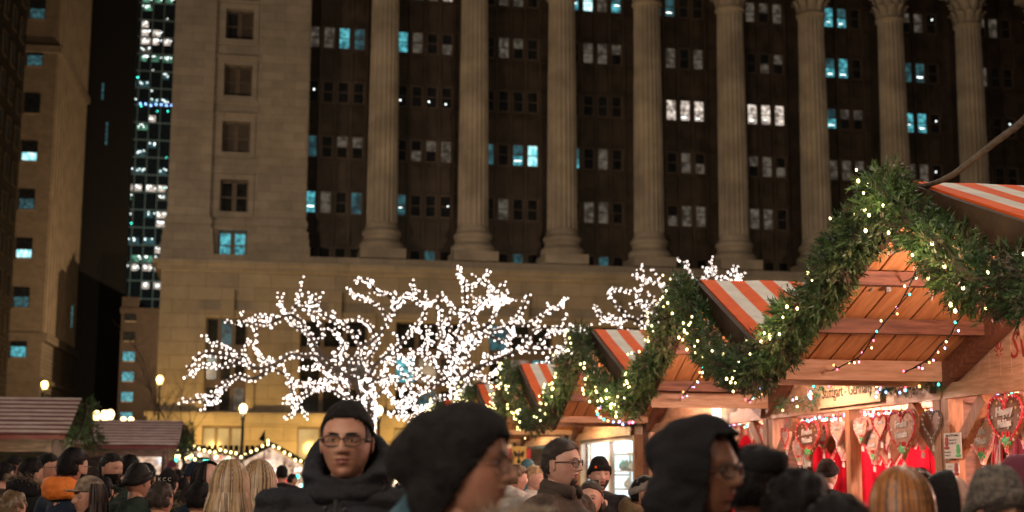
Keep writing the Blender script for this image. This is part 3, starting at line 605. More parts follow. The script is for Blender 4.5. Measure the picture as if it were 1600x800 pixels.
t3 = [[(1042, 600), (1030, 560), (1012, 530), (1000, 505), (980, 495), (965, 505), (945, 500), (930, 478)], [(980, 495), (962, 478), (952, 460), (968, 452), (985, 458)], [(1000, 505), (1010, 485), (995, 468), (998, 452)], [(1010, 520), (1030, 500), (1048, 490), (1044, 475), (1025, 478), (1005, 470), (985, 478)], [(1012, 530), (990, 520), (970, 518), (968, 502), (940, 505)],
      [(1040, 560), (1060, 530), (1072, 495), (1060, 460), (1052, 432)], [(1060, 462), (1040, 452), (1025, 445), (1002, 434)], [(1035, 450), (1044, 462), (1062, 465)], [(1072, 495), (1085, 460), (1098, 440), (1108, 425), (1128, 432), (1150, 418)], [(1092, 445), (1080, 432), (1074, 420)], [(1098, 440), (1105, 425), (1112, 420)], [(1150, 418), (1152, 442)], [(1128, 432), (1145, 440), (1165, 445)], [(1000, 505), (1008, 520), (1012, 512), (1030, 505)], [(1005, 475), (1020, 490), (1040, 500)]]
lit_tree('bare_tree', 'widest bare tree wrapped in white lights, behind the man in the black puffer coat', 'white lights wound round the leftmost and widest bare tree', 40, t1, [(577, 835), (574, 720), (578, 640), (572, 600)], 19, 120, 3)
lit_tree('bare_tree', 'upright bare tree wrapped in white lights rising behind the woman in the slouchy black beanie', 'white lights wound round the middle bare tree behind the woman in the beanie', 38, t2, [(708, 840), (706, 720), (712, 650), (716, 600)], 19, 170, 5)
lit_tree('bare_tree', 'bare tree wrapped in white lights half hidden behind the garlanded hut roofs', 'white lights on the bare tree half hidden behind the hut roofs', 44, t3, [(1048, 825), (1045, 700), (1042, 600)], 17, 40, 9)
for x, y in ((440, 545), (570, 520), (640, 560), (730, 520), (800, 540), (1010, 490)): p = at(x, y, 39); lamp((p.x, p.y, p.z), 26, (1, .86, .76), .6)
for (x, y, d, s) in ((300, 590, 46, 4),):
    r = random.Random(s); P = at(x, 800, d); bt = MB(); br = []
    def grow(p, dr, ln, rad, dep):
        q = [p]
        for k in range(4): dr = (dr + Vector((r.uniform(-.25, .25), r.uniform(-.25, .25), r.uniform(-.05, .2)))).normalized(); q.append(q[-1] + dr*ln/4)
        br.append((q, rad))
        if dep:
            for _ in range(3): grow(q[r.randint(2, 4)], (dr + Vector((r.uniform(-1, 1), r.uniform(-1, 1), r.uniform(-.3, .7)))).normalized(), ln*.72, rad*.6, dep - 1)
    T = thing('small_tree', 'thin bare unlit tree behind the lights at the left corner of the colonnaded building', 'tree', (P.x, P.y, 0))
    grow(Vector((0, 0, 0)), Vector((.05, 0, 1)), 2.6, .05, 4)
    bt.tube(*[br[0][0], .06]); bt.build('trunk', 'bark', T); bb = MB()
    for q, rad in br[1:]: bb.tube(q, [rad*(1 - .15*k) for k in range(5)], 5)
    bb.build('branch', 'bark', T)

# ================================================================== GREENERY
def sprigs(mb, path, rad, n, r, ln=.10, needles=15, mats=(0, 0, 0, 1, 2), width=.006, droop=.1):
    N = len(path) - 1
    for _ in range(n):
        f = r.random()*N; i = min(int(f), N-1); p = path[i].lerp(path[i+1], f - i); t = (path[i+1] - path[i]).normalized()
        side = t.cross(Vector((r.uniform(-1, 1), r.uniform(-1, 1), r.uniform(-1, 1)))).normalized()
        lump = 1 + .32*noise.noise(p*3.1)
        q = p + side*rad*lump*math.sqrt(r.uniform(.05, 1))*.9
        dr = (side*1.0 + t*r.uniform(-1.1, 1.1) + Vector((0, 0, -droop))).normalized(); L = ln*r.uniform(.7, 1.5); m = mats[int((noise.noise(p*2.2 + side*.4) + .5)*len(mats)) % len(mats)] if r.random() < .7 else r.choice(mats)
        e = q + dr*L; x = dr.cross(Vector((r.uniform(-1, 1), r.uniform(-1, 1), r.uniform(-1, 1)))).normalized(); y = dr.cross(x)
        for k in range(needles):
            a = r.uniform(0, 6.28); s_ = k/needles; b = q + dr*L*s_; o = (x*math.cos(a) + y*math.sin(a))
            tip = b + (dr*.75 + o*.8).normalized()*L*.42; w = dr.cross(o).normalized()*width
            mb.add([b - w, b + w, tip], [(0, 1, 2)], m)
GM = ['pine', 'pine_pale', 'pine_brown']

# ================================================================== THE ROW OF WOODEN HUTS ON THE RIGHT
RA = R(8.95); RU = Vector((-math.sin(RA), math.cos(RA), 0)); RN = Vector((math.cos(RA), math.sin(RA), 0))
LR, LW = 3.65, 4.96
def onrow(px, py, L): return onplane(px, py, RN, L)
PK, SL = 3.24, .42
SLS = [.352, .447, .372, .427, .38, .38]
def roof_z(y): return PK - SL*abs(y)
hearts_here = []
def hut(k, zc, hw, label, group='timber market huts with striped roofs along the right'):
    global SL
    SL = SLS[k]
    O = RN*LR + RU*zc; H = thing('market_hut', label, 'market hut', (O.x, O.y, 0), RA, group); D = 4.6; x1 = LW - LR
    for sg in (1, -1):
        nb = int(D/.165); so = MB()
        for i in range(nb):
            xa = i*D/nb; j = rnd.uniform(-.004, .004)
            a = [(xa + .004, 0, PK - .02 + j), (xa + D/nb - .010, 0, PK - .02 + j), (xa + D/nb - .010, sg*hw, roof_z(hw) - .02 + j), (xa + .004, sg*hw, roof_z(hw) - .02 + j)]
            so.add(a + [(p[0], p[1], p[2] + .02) for p in a], [(0, 1, 2, 3), (7, 6, 5, 4), (0, 4, 5, 1), (1, 5, 6, 2), (2, 6, 7, 3), (3, 7, 4, 0)], 0)
        so.add([(0, 0, PK + .012), (D, 0, PK + .012), (D, sg*hw, roof_z(hw) + .012), (0, sg*hw, roof_z(hw) + .012)], [(0, 1, 2, 3)], 1)
        so.build('roof_boards', ['wood_orange', 'gap'], H)
        cv = MB(); ns = int(D/.135)
        for i in range(ns):
            xa = i*D/ns - .03; xb = (i+1)*D/ns - .03; vs = []; m = 5
            for q in range(m + 1):
                y = sg*(hw + .04)*q/m
                for xx in (xa, xb): vs.append((xx, y, roof_z(y) + .045 + .018*noise.noise(Vector((xx*2.3, y*1.7 + k*5, 1))) + .006*noise.noise(Vector((xx*9, y*2.7 + k*5, 1)))))
            cv.add(vs, [(2*q, 2*q+1, 2*q+3, 2*q+2) for q in range(m)], i % 2)
        cv.add([(0 - .035, 0, PK + .05), (-.035, sg*(hw+.04), roof_z(hw + .04) + .05), (-.035, sg*(hw+.04), roof_z(hw + .04) - .01), (-.035, 0, PK - .01)], [(0, 1, 2, 3)], 0)
        cv.build('striped_canopy', ['canvas_orange', 'canvas_white'], H)
        bb = MB(); bb.beam((-.065, sg*.005, PK - .065), (-.065, sg*(hw + .05), roof_z(hw + .05) - .065), .045, .19); bb.build('bargeboard', 'wood_dark', H)
        for y, w_, h_, mt in ((.95, .10, .09, 'wood_brown'), (1.62, .10, .10, 'wood_brown'), (hw - .12, .05, .15 if k < 2 else .08, 'wood_light')):
            if y > hw - .1: continue
            pb = MB(); z = roof_z(y) - .03 - h_/2; pb.b2((-.02, sg*y - w_/2, z - h_/2), (D, sg*y + w_/2, z + h_/2)); pb.build('purlin' if w_ == .10 else 'eave_plate', mt, H)
        pb = MB(); pb.beam((x1 - .06, sg*.03, PK - .13), (x1 - .06, sg*(hw - .05), roof_z(hw - .05) - .13), .09, .16); pb.build('rafter', 'wood_brown', H)
        ps = MB(); ps.b2((x1 - .06, sg*(hw - .01), 0), (x1 + .06, sg*(hw - .13), 2.132)); ps.build('corner_post', 'wood_post', H)
        if k < 3: br = MB(); br.beam((x1, sg*(hw - .13), 1.72), (x1, sg*(hw - .62), 2.12), .07, .11); br.build('brace', 'wood_post', H)
        sw = MB()
        for i in range(17): sw.b2((x1 + .07 + i*.19, sg*(hw - .05), 0), (x1 + .07 + i*.19 + .183, sg*(hw - .08), 2.3)); 
        sw.build('side_wall', 'wood_brown', H)
    rb = MB(); rb.b2((-.02, -.05, PK - .17), (D, .05, PK - .04)); rb.build('ridge_beam', 'wood_brown', H)
    hb = MB(); hb.b2((x1 - .05, -hw + .02, 2.135), (x1 + .05, hw - .02, 2.25)); hb.build('header_beam', 'wood_light', H)
    gw = MB(); n = int(2*hw/.155)
    for i in range(n):
        ya, yb = -hw + .02 + i*(2*hw-.04)/n, -hw + .02 + (i+1)*(2*hw-.04)/n - .006
        gw.add([(x1 + .012, ya, 2.252), (x1 + .012, yb, 2.252), (x1 + .012, yb, max(2.253, roof_z(yb) - .025)), (x1 + .012, ya, max(2.253, roof_z(ya) - .025)),
                (x1 + .035, ya, 2.252), (x1 + .035, yb, 2.252), (x1 + .035, yb, max(2.253, roof_z(yb) - .025)), (x1 + .035, ya, max(2.253, roof_z(ya) - .025))], [(0, 3, 2, 1), (4, 5, 6, 7), (0, 1, 5, 4), (1, 2, 6, 5), (2, 3, 7, 6), (3, 0, 4, 7)])
    gw.build('gable_wall', 'wood_light', H)
    if k < 3: mp = MB(); mp.b2((x1 - .05, -.16, 1.0), (x1 + .05, -.06, 2.132)); mp.build('middle_post', 'wood_post', H)
    ct = MB(); ct.b2((x1 - .25, -hw + .14, .98), (x1 + .3, hw - .14, 1.03)); ct.build('counter', 'wood_light', H)
    lw = MB()
    for i in range(24): lw.b2((x1 - .02, -hw + .14 + i*(2*hw - .28)/24, 0), (x1 + .02, -hw + .14 + (i+1)*(2*hw - .28)/24 - .008, .978))
    lw.build('front_panel', 'wood_brown', H)
    bw = MB(); bw.b2((D - .1, -hw + .1, 0), (D - .06, hw - .1, 2.4)); bw.build('back_wall', 'wood_brown', H)
    def inside(x, y, z): return O + RN*x + RU*y + Vector((0, 0, z))
    return H, O, inside, x1
HU = [(7.80, 2.40, 'nearest timber hut at the right edge, Sweets lettered on its gable'),
      (12.17, 1.97, 'timber hut carrying the Stuttgart - Germany sign and rows of gingerbread hearts'),
      (16.62, 2.45, 'timber hut with a lit paper sheet on its gable, behind the hooded person'),
      (22.05, 2.20, 'timber hut with a bright white glass showcase beside the two men talking'),
      (27.2, 2.5, 'timber hut with a teal lit front showing a yellow eagle banner'),
      (33.0, 2.5, 'farthest timber hut, only its garlanded gable showing above the woman in the slouchy beanie')]
huts = [hut(i, *h) for i, h in enumerate(HU)]
for z_, e_ in ((5.5, 300), (11.0, 330), (16.5, 350), (22.5, 380), (29, 320)):      # unseen lamps added high above the roofs to brighten the canopies
    p_ = RN*(LR + 1.6) + RU*z_; lamp((p_.x, p_.y, 7.4), e_, (1, .86, .72), .3)
def bulb_light(p, e, c=(1, .55, .40), s=.12): lamp(p, e, c, s, 'hut_or_fill_light')
lamp((1.7, 5.6, 3.3), 13, (1, .78, .62), .15, 'hut_or_fill_light'); lamp((-1.2, 4.0, 3.6), 22, (1, .80, .66), .15, 'hut_or_fill_light')  # fill lamps added over the aisle for the faces, outside any hut
PINKW = (1, .58, .46)
for i, (e0, e1, c) in enumerate(((150, 190, PINKW), (150, 230, (1, .66, .56)), (150, 200, PINKW), (160, 110, (.9, .92, 1)), (110, 100, (.6, .95, .95)), (90, 80, (1, .8, .6)))):
    H, O, ins, x1 = huts[i]
    for y in (-.9, .9): bulb_light(ins(x1 + 1.1, y, 2.05), e1, c)
    bulb_light(ins(x1 - .80, -.2, 2.50), e0*.75, (1, .58, .44) if i < 3 else (1, .62, .32))
for i, (zc, hw, _) in enumerate(HU[:4]):
    H, O, ins, x1 = huts[i]
    # fluorescent tube fixture inside each hut
    t = thing('ceiling_lamp', ['ceiling tube lamp inside the nearest hut', 'ceiling tube lamp above the gingerbread hearts', 'ceiling tube lamp inside the hut behind the hooded person', 'ceiling tube lamp inside the glass fronted hut'][i], 'lamp', ins(x1 + 1.1, 0, 2.42), RA)
    m = MB(); m.b2((-.06, -.6, .02), (.06, .6, .07)); m.build('housing', 'white_cloth', t); m = MB(); m.tube([(0, -.56, 0), (0, .56, 0)], .017, 8); m.build('tube', 'tube_warm', t)
# curtains
for i, m_, nm in ((0, 'curtain_plum', 'dark plum curtain at the back of the nearest hut'), (1, 'curtain_red', 'bright red curtain hanging behind the gingerbread hearts'), (2, 'curtain_red', 'red curtain inside the hut behind the hooded person')):
    H, O, ins, x1 = huts[i]; zc, hw, _ = HU[i]; c = MB(); n = 110; vs = []; wd = 2.9
    for q in range(n + 1):
        x = wd*q/n; y = .05*math.sin(q*.8) + .025*math.sin(q*2.1)
        for z in (0.3, 1.0, 1.6, 2.1): vs.append((x, y*(1.3 - z*.25), z))
    c.add(vs, [(4*q + r_, 4*q + 4 + r_, 4*q + 5 + r_, 4*q + 1 + r_) for q in range(n) for r_ in range(3)])
    o = c.build('curtain', m_, None, True); o.location = ins(x1 + .30, hw - .30, 0); o.rotation_euler = (0, 0, RA); tag(o, nm, 'curtain')
# Sweets lettering painted on the nearest gable, sign on the second
H, O, ins, x1 = huts[0]
LM = Matrix(((0, 0, -1, 0), (-1, 0, 0, 0), (0, 1, 0, 0), (0, 0, 0, 1)))
def letter_on(i, body, size, m, name, py, pz, dx=-.004, rotz=0, parent=None, ax=1.0, ext=.002, **k):
    x1 = huts[i][3]; M4 = Matrix.Translation((x1 + dx, py, pz)) @ LM @ Matrix.Rotation(rotz, 4, 'Z') @ Matrix.Diagonal((ax, 1, 1, 1))
    return text_mesh(body, size, m, name, parent or huts[i][0], M4, ext, **k)
def loc_in(i, P): d = P - huts[i][1]; return d.dot(RN), d.dot(RU), P.z
_, y, z = loc_in(0, onrow(1570, 548, LW)); letter_on(0, 'Sweets', .27, 'ink_red', 'lettering', y - .05, z + .02, .008, 0, align='LEFT', shear=.25)
st = MB()
for k in range(8): a = k*math.pi/4; st.beam((x1 + .006, y + .1 + .02*math.cos(a), z + .02*math.sin(a)), (x1 + .006, y + .1 + .06*math.cos(a), z + .02 + .06*math.sin(a)), .004, .008)
st.build('painted_star', 'ink_red', huts[0][0])
# sign board
a = onrow(1277, 622, LW - .08); b = onrow(1376, 606, LW - .08); _, ya, za = loc_in(1, a); _, yb, zb = loc_in(1, b); ym, zm = (ya + yb)/2, 2.30
P = huts[1][1] + RU*ym + RN*(x1 - .075); S = thing('sign_board', 'pale wooden board reading Stuttgart - Germany above the gingerbread hearts', 'sign', (P.x, P.y, zm), RA)
w_ = abs(ya - yb); m = MB(); m.b2((-.012, -w_/2, -.13), (.012, w_/2, .17)); m.build('board', 'sign_wood', S)
text_mesh('Stuttgart - Germany', .150, 'ink', 'lettering', S, Matrix.Translation((-.015, 0, 0)) @ LM @ Matrix.Diagonal((w_*.84/1.30, 1, 1, 1)), .002)
m = MB(); m.b2((-.016, -w_/2 + .05, .0), (-.0125, -w_/2 + .08, .06)); m.build('emblem', 'ink', S)
# notices on the double post
def notice(px0, py0, px1, py1, L, label, lines, title=None, lit_=False, fig=None):
    A_, B_ = onrow(px0, py0, L), onrow(px1, py1, L); c = (A_ + B_)/2; w = abs((B_ - A_).dot(RU)); h = abs(A_.z - B_.z)
    N = thing('paper_notice', label, 'notice', c, RA); m = MB(); m.b2((-.003, -w/2, -h/2), (.003, w/2, h/2)); m.build('sheet', 'paper_glow' if lit_ else 'paper', N)  # lit sheets glow themselves in place of light falling on them
    if title: text_mesh(title, h*.12, 'ink', 'lettering', N, Matrix.Translation((-.0045, 0, h*.40)) @ LM @ Matrix.Diagonal((w*.9/(h*.12*.52*len(title)), 1, 1, 1)), .001)
    for k, (tx, yy, zz) in enumerate(lines): text_mesh(tx, h*.075, 'ink', 'lettering', N, Matrix.Translation((-.0045, -yy*w, zz*h)) @ LM @ Matrix.Diagonal((w*1.6/h, 1, 1, 1)), .001)
    for (yy, zz, mt) in (fig or []):
        f = MB(); f.ell((-.004, -yy*w, zz*h + .03), (.003, .03, .018), 8, 6); f.ell((-.004, -yy*w, zz*h), (.003, .035, .03), 8, 6); f.ell((-.004, -yy*w, zz*h - .035), (.003, .05, .012), 8, 6); f.build('picture', mt, N)
    return N
notice(1475, 677, 1503, 716, LW - .09, 'white price list with small pictures pinned to the double post', [('Hearts 6.-', .05, .22), ('Large 12.-', .05, .10), ('Small 3.-', -.28, -.25), ('Mini 2.-', -.28, -.38)], 'Bags of 12 Cookies', fig=[(-.34, .1, 'ink_red'), (.32, -.2, 'icing_green')])
notice(1478, 724, 1499, 742, LW - .09, 'smaller notice pinned under the price list on the double post', [('Sweets', -.15, .2), ('Cookies', -.1, -.1)], None, fig=[(.32, 0, 'ink_red')])
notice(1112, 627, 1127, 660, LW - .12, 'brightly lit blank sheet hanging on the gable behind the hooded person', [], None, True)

# garlands and light strings on the huts
def garland(i, label, n, nbulb, dens=1.0, side=(1, 1), near_drop=.30):
    global SL
    SL = SLS[i]; zc, hw, _ = HU[i]; O = huts[i][1]; T = thing('pine_garland', label, 'garland', (O.x, O.y, 0), RA, 'pine garlands hung on the hut gables'); r = random.Random(40 + i)
    pts = []
    for q in range(-10, 11):
        y = hw*q/10*.99; s_ = abs(q)/10; sag = (near_drop if y < 0 else .10)*math.sin(math.pi*min(1, s_*1.02))*(.9 if y < 0 else 1)
        pts.append(Vector((-.20 + .05*math.sin(q*1.7), y, roof_z(y) - .02 - sag - (.10 if s_ > .9 else 0))))
    path = smooth_path(pts, 3); mb = MB()
    sprigs(mb, path, .128 if i == 0 else .108, n, r, .080, 13, (0, 0, 1, 0, 2, 0)); mb.build('foliage', GM, T)
    rp = MB(); rp.tube(path, .03, 6); rp.build('stem', 'bark', T)
    bl = []; lo = []
    for k in range(nbulb):
        f = r.random()*(len(path) - 1); j = int(f); p = path[j]; p2 = p + Vector((-.12 - .07*r.random(), r.uniform(-.13, .13), r.uniform(-.16, .14))); s_ = r.uniform(.008, .013)*(.85 if i < 2 else 1.1)
        bl.append((p2, s_, 0)); lo.append(p2)
    bulbs(T, bl, ['bulb_warm'])
    for k in range(0, len(lo), max(1, len(lo)//7)):
        w = O + RN*(lo[k].x - .10) + RU*lo[k].y + Vector((0, 0, lo[k].z)); lamp(w, 1.6 if i < 2 else 3.2, (1, .78, .35), .05, 'garland_light')
    return T
garland(0, 'nearest and largest pine garland arching over the gable at the right edge', 3600, 34)
garland(1, 'pine garland on the gable of the hut with the Stuttgart - Germany sign', 2800, 60)
garland(2, 'pine garland on the gable behind the hooded person, third from the right', 2200, 60)
garland(3, 'pine garland on the gable above the man with glasses and goatee', 1700, 70)
garland(4, 'thickly lit pine garland just right of the slouchy beanie', 1300, 90)
garland(5, 'farthest pine garland, above the slouchy beanie', 1000, 110)
COLS = ['bulb_red', 'bulb_teal', 'bulb_blue', 'bulb_orange', 'bulb_pink', 'bulb_warm']
def light_string(pts, label, step=.15, wire=.005, rb=.007, seed=0, group='coloured mini light strings on the huts', mats=COLS):
    r = random.Random(seed); pts = smooth_path([Vector(p) for p in pts], 5); o = pts[0].copy(); S = thing('string_lights', label, 'string lights', o, 0, group)
    w = MB(); w.tube([p - o + Vector((r.uniform(-.004, .004),)*3) for p in pts], wire, 5); w.build('wire', 'cable', S)
    b, so_ = [], MB(); acc = 0
    for i in range(len(pts) - 1):
        seg = (pts[i+1] - pts[i]).length; acc += seg
        while acc > step:
            acc -= step*r.uniform(.8, 1.3); p = pts[i] - o; dr = Vector((r.uniform(-1, 1), r.uniform(-1, 1), r.uniform(-1, .3))).normalized()
            so_.tube([p, p + dr*.022], .0055, 5); q = p + dr*.034; b.append((q, rb, r.randrange(len(mats))))
    so_.build('socket', 'cable', S)['kind'] = 'stuff'; bulbs(S, b, mats)
    return S
LSG = 3.9
def drop(pxs, L0, L1, label, seed, **k):
    n = len(pxs) - 1; light_string([onrow(x, y, L0 + (L1 - L0)*i/n) for i, (x, y) in enumerate(pxs)], label, seed=seed, **k)
drop([(1438, 408), (1424, 440), (1405, 475), (1385, 500), (1362, 530), (1345, 555), (1318, 570), (1298, 580)], 3.62, 4.0, 'coloured mini lights looping down inside the nearest gable, longer left strand', 1)
drop([(1520, 462), (1512, 480), (1495, 505), (1484, 525), (1468, 540), (1452, 560), (1432, 572), (1414, 582)], 3.7, 4.2, 'coloured mini lights looping down inside the nearest gable, right strand near the Sweets lettering', 2)
drop([(1108, 552), (1098, 575), (1090, 592), (1078, 605), (1066, 620), (1062, 628)], 3.65, 3.95, 'coloured mini lights inside the gable above the hooded person', 3)
drop([(1206, 594), (1196, 602), (1188, 613), (1176, 620), (1168, 629)], 3.9, 4.3, 'short coloured light strand beside the tinsel, under the second gable', 4)
drop([(952, 600), (945, 625), (935, 640), (936, 650), (970, 660), (1000, 662)], 3.7, 4.0, 'coloured mini lights along the orange boards behind the hooded person', 5, rb=.014)
drop([(1222, 660), (1250, 655), (1290, 652), (1330, 648), (1380, 642), (1430, 640), (1474, 634)], LW + .25, LW + .25, 'coloured mini lights strung above the hanging gingerbread hearts', 6, step=.05, rb=.012)
drop([(1222, 668), (1260, 662), (1300, 660), (1350, 655), (1400, 648), (1440, 648), (1474, 642)], LW + .5, LW + .5, 'second strand of mini lights deeper behind the gingerbread hearts', 8, step=.04, rb=.012)
drop([(1510, 625), (1530, 632), (1560, 618), (1598, 606)], LW + .2, LW + .2, 'coloured mini lights inside the nearest hut above the dark heart', 7, step=.05, rb=.010)
drop([(1140, 668), (1160, 664), (1185, 664), (1204, 660)], LW + .3, LW + .3, 'mini lights above the hearts left of the double post', 9, step=.05, rb=.014)
# tinsel swag along the header of the second hut
def swag(pxs, L, label, n, seed):
    r = random.Random(seed); path = smooth_path([onrow(x, y, L) for x, y in pxs], 4); o = path[0].copy(); path = [p - o for p in path]
    T = thing('tinsel_swag', label, 'garland', o, 0, 'green tinsel along the headers'); mb = MB()
    sprigs(mb, path, .045, n, r, .05, 9, (0, 0, 1, 2, 3), .0022); mb.build('tinsel_strands', ['tinsel', 'pine', 'cap_grey', 'icing_green'], T)
    bulbs(T, [(r.choice(path) + Vector((r.uniform(-.08, -.02), -.05, r.uniform(-.06, .06))), .010, r.randrange(6)) for k in range(n//22)], COLS)
swag([(1214, 632), (1240, 632), (1268, 627), (1276, 612), (1285, 598), (1320, 592), (1350, 592), (1368, 588), (1376, 600)], LW - .13, 'green tinsel with mini lights draped round the Stuttgart - Germany sign', 520, 1)
swag([(1374, 610), (1388, 603), (1410, 605), (1440, 600), (1470, 594)], LW - .13, 'green and dark tinsel with mini lights right of the sign', 380, 2)
# thick brown cable rising to the right from the nearest gable
c = MB(); pts = smooth_path([at(1424, 291, 8.2), at(1450, 289, 8.0), at(1485, 275, 7.7), at(1520, 250, 7.4), at(1555, 222, 7.1), at(1590, 196, 6.9), at(1640, 150, 6.5)], 6)
o0 = pts[0].copy(); c.tube([p - o0 for p in pts], [.010 + .008*min(1, i/14) for i in range(len(pts))], 10); o = c.build('cable', 'rope_brown', None, True); o.location = o0; tag(o, 'thick brown cable curving up to the right from the nearest gable', 'cable')
c = MB(); q = [onrow(1400, 425, 3.95), onrow(1395, 432, 3.95), onrow(1405, 440, 3.95), onrow(1420, 438, 3.95), onrow(1428, 432, 3.95)]; o0 = q[0].copy(); c.tube([p - o0 for p in smooth_path(q)], .008, 6); c.tube([onrow(1395, 430, 3.95) - o0, onrow(1375, 438, 3.9) - o0, onrow(1358, 456, 3.85) - o0], .007, 6); c.tube([onrow(1404, 405, 3.95) - o0, onrow(1400, 430, 3.95) - o0], .014, 6, 1); c.box(onrow(1387, 448, 3.95) - o0, (.03, .05, .07), 0)
o = c.build('power_cord', ['white_cloth', 'cable'], None, True); o.location = o0; tag(o, 'white power cord and black plug hanging under the peak of the nearest gable', 'power cord')

# ================================================================== GINGERBREAD HEARTS
def heart_outline(w, h, n=40):
    pts = []
    for k in range(n):
        t = 2*math.pi*k/n; x = math.sin(t)**3; y = (13*math.cos(t) - 5*math.cos(2*t) - 2*math.cos(3*t) - math.cos(4*t))/16
        pts.append((x*w/2, (y + .18)*h/1.98 + .0))
    return pts
def heart(px, pt, wpx, hpx, L, body, edge, words, label, tgt=True, green=True, top=2.13, yaw=0.0, dots=True):
    C = onrow(px, pt + hpx*.48, L); rel = C - CAM; sc_ = FPX/rel.length; h = hpx/sc_
    cosf = abs(rel.normalized().dot(RN)); w = wpx/sc_/max(.3, cosf)
    T = thing('gingerbread_heart', label, 'gingerbread heart', C, RA + yaw, 'gingerbread hearts hanging under the hut headers')
    def V(x, z, o=0): return (-o, -x, z)
    out = heart_outline(w, h); m = MB(); n = len(out); th = .016
    ins = [(x*.93, z*.93) for x, z in out]
    vs = [V(x, z, th) for x, z in ins] + [V(x, z, th*.4) for x, z in out] + [V(x, z, -th) for x, z in out] + [V(0, 0, th), V(0, 0, -th)]
    fs = []
    for k in range(n):
        j = (k+1) % n; fs += [(3*n, k, j), (k, n+k, n+j, j), (n+k, 2*n+k, 2*n+j, n+j), (3*n+1, 2*n+j, 2*n+k)]
    m.add(vs, fs); m.build('cookie', body, T)
    e = MB(); r = random.Random(int(px)); o2 = heart_outline(w*.93, h*.93, 46)
    e.tube([V(x, z, th) for x, z in o2 + o2[:1]], .009, 6, 0)
    for k, (x, z) in enumerate(o2):
        x2, z2 = x*.90, z*.90; e.tube([V(x*1.03, z*1.03, th*.4), V(x*.97, z*.97, th + .008), V(x2, z2, th + .002)], [.006, .008, .003], 5, k % 2)
    e.build('icing_border', [edge, 'icing_pink' if edge == 'icing_red' else 'icing_white'], T)
    if words:
        for k, wd in enumerate(words):
            s_ = h*.19 if len(wd) < 7 else h*.165
            M4 = Matrix.Translation(V(-w*.02, h*(.20 - .19*k), th + .003)) @ LM @ Matrix.Rotation(.06, 4, 'Z') @ Matrix.Diagonal((w/h*.72*min(1, 5.5/len(wd))*1.25, 1, 1, 1))
            o = text_mesh(wd, s_, 'icing_white', 'icing_lettering', T, M4, .004, shear=.2, bold=.0022)
    if dots:
        d = MB()
        for k in range(16):
            a = 2*math.pi*k/16 + .2; x, z = math.sin(a)*w*.36, math.cos(a)*h*.34 + h*.05
            if abs(z - h*.1) < h*.17 and abs(x) < w*.3: continue
            if z < -h*.2 and abs(x) > w*.2: continue
            d.ell(V(x, z, th + .002), (.004, w*.022, h*.024), 6, 4, 0 if k % 3 else 1)
        d.build('icing_dots', ['icing_yellow', 'icing_white'], T)
    if green:
        gq = MB()
        for (x, z, a, b) in ((0, -.27, .11, .07), (-.09, -.24, .06, .05), (.08, -.23, .06, .05), (.0, -.33, .07, .05), (-.03, -.21, .03, .06), (.10, -.28, .04, .04)): gq.ell(V(x*w, z*h, th + .003), (.006, a*w, b*h), 8, 5)
        gq.build('icing_holly', 'icing_green', T); rq = MB()
        for x in (-.07, .02, .1): rq.tube([V(x*w, -.2*h, th + .004), V(x*w, -.11*h, th + .004)], .006, 5)
        rq.build('icing_candle', 'icing_red', T)
    rb = MB(); zt = top - C.z
    for x in (-.16, .16): rb.tube([V(x*w*.5, h*.26, 0), V(x*w*.25, max(zt, h*.5), 0)], .0045, 5, flat=.4)
    rb.build('ribbon', 'ribbon_red', T)
    if tgt:
        z0 = min(z for _, z in out); tg = MB(); tg.box(V(.0, z0 - .035, .004), (.002, .055, .045), 0, Matrix.Rotation(.15, 3, 'X')); tg.tube([V(0, z0 + .02, 0), V(0, z0 - .012, .004)], .0015, 4, 0); tg.build('price_tag', 'paper', T)
    return T
FW_ = ('Frohe', 'Weihnacht'); HH = ('Happy', 'Holidays')
heart(1264, 657, 30, 66, LW - .10, 'ginger', 'icing_red', FW_, 'large dark heart right of the left brace, white lettering, green holly at its tip', yaw=.1)
heart(1250, 686, 16, 43, LW - .02, 'ginger_pale', 'icing_pink', ('Frohe',), 'narrow pale heart hanging low behind the large dark heart near the left brace')
heart(1287, 661, 17, 48, LW + .02, 'ginger', 'icing_red', ('Happy',), 'small brown heart with green holly, right of the large dark heart near the left brace')
heart(1311, 658, 18, 41, LW, 'ginger_pale', 'icing_pink', ('Merry',), 'small pale pink-edged heart just left of the middle post', green=False)
heart(1300, 668, 16, 52, LW + .12, 'ginger', 'icing_red', None, 'red edged heart seen almost from the side behind the small brown heart', green=False, yaw=.5)
heart(1318, 684, 16, 38, LW + .10, 'ginger_pale', 'icing_pink', ('Hallo',), 'low pale heart half hidden by the middle post', green=False)
heart(1238, 668, 14, 44, LW + .25, 'ginger_pale', 'icing_red', None, 'heart hanging behind the diagonal left brace', green=False)
heart(1348, 653, 20, 44, LW - .02, 'ginger_pale', 'icing_pink', HH, 'small pale heart with a green dot, first to the right of the middle post')
heart(1366, 664, 24, 66, LW + .02, 'ginger_pale', 'icing_pink', FW_, 'long pale heart hanging lower, second to the right of the middle post')
heart(1378, 648, 21, 43, LW - .06, 'ginger_pale', 'icing_red', ('Frohe',), 'small bright heart left of the big lettered ginger heart', green=False)
heart(1389, 660, 18, 48, LW + .06, 'ginger_pale', 'icing_pink', None, 'slim pale heart tucked behind the left edge of the big lettered ginger heart', green=False)
heart(1412, 640, 42, 84, LW - .12, 'ginger_mid', 'icing_red', FW_, 'big pale brown heart with toothed red border, between middle and double post')
heart(1442, 664, 17, 42, LW + .02, 'ginger_pale', 'icing_pink', ('Hallo',), 'small pink heart right of the big pale brown heart', green=False)
heart(1459, 641, 28, 55, LW - .05, 'ginger', 'cap_grey', None, 'plain dark heart without icing lettering beside the double post', green=False, dots=False)
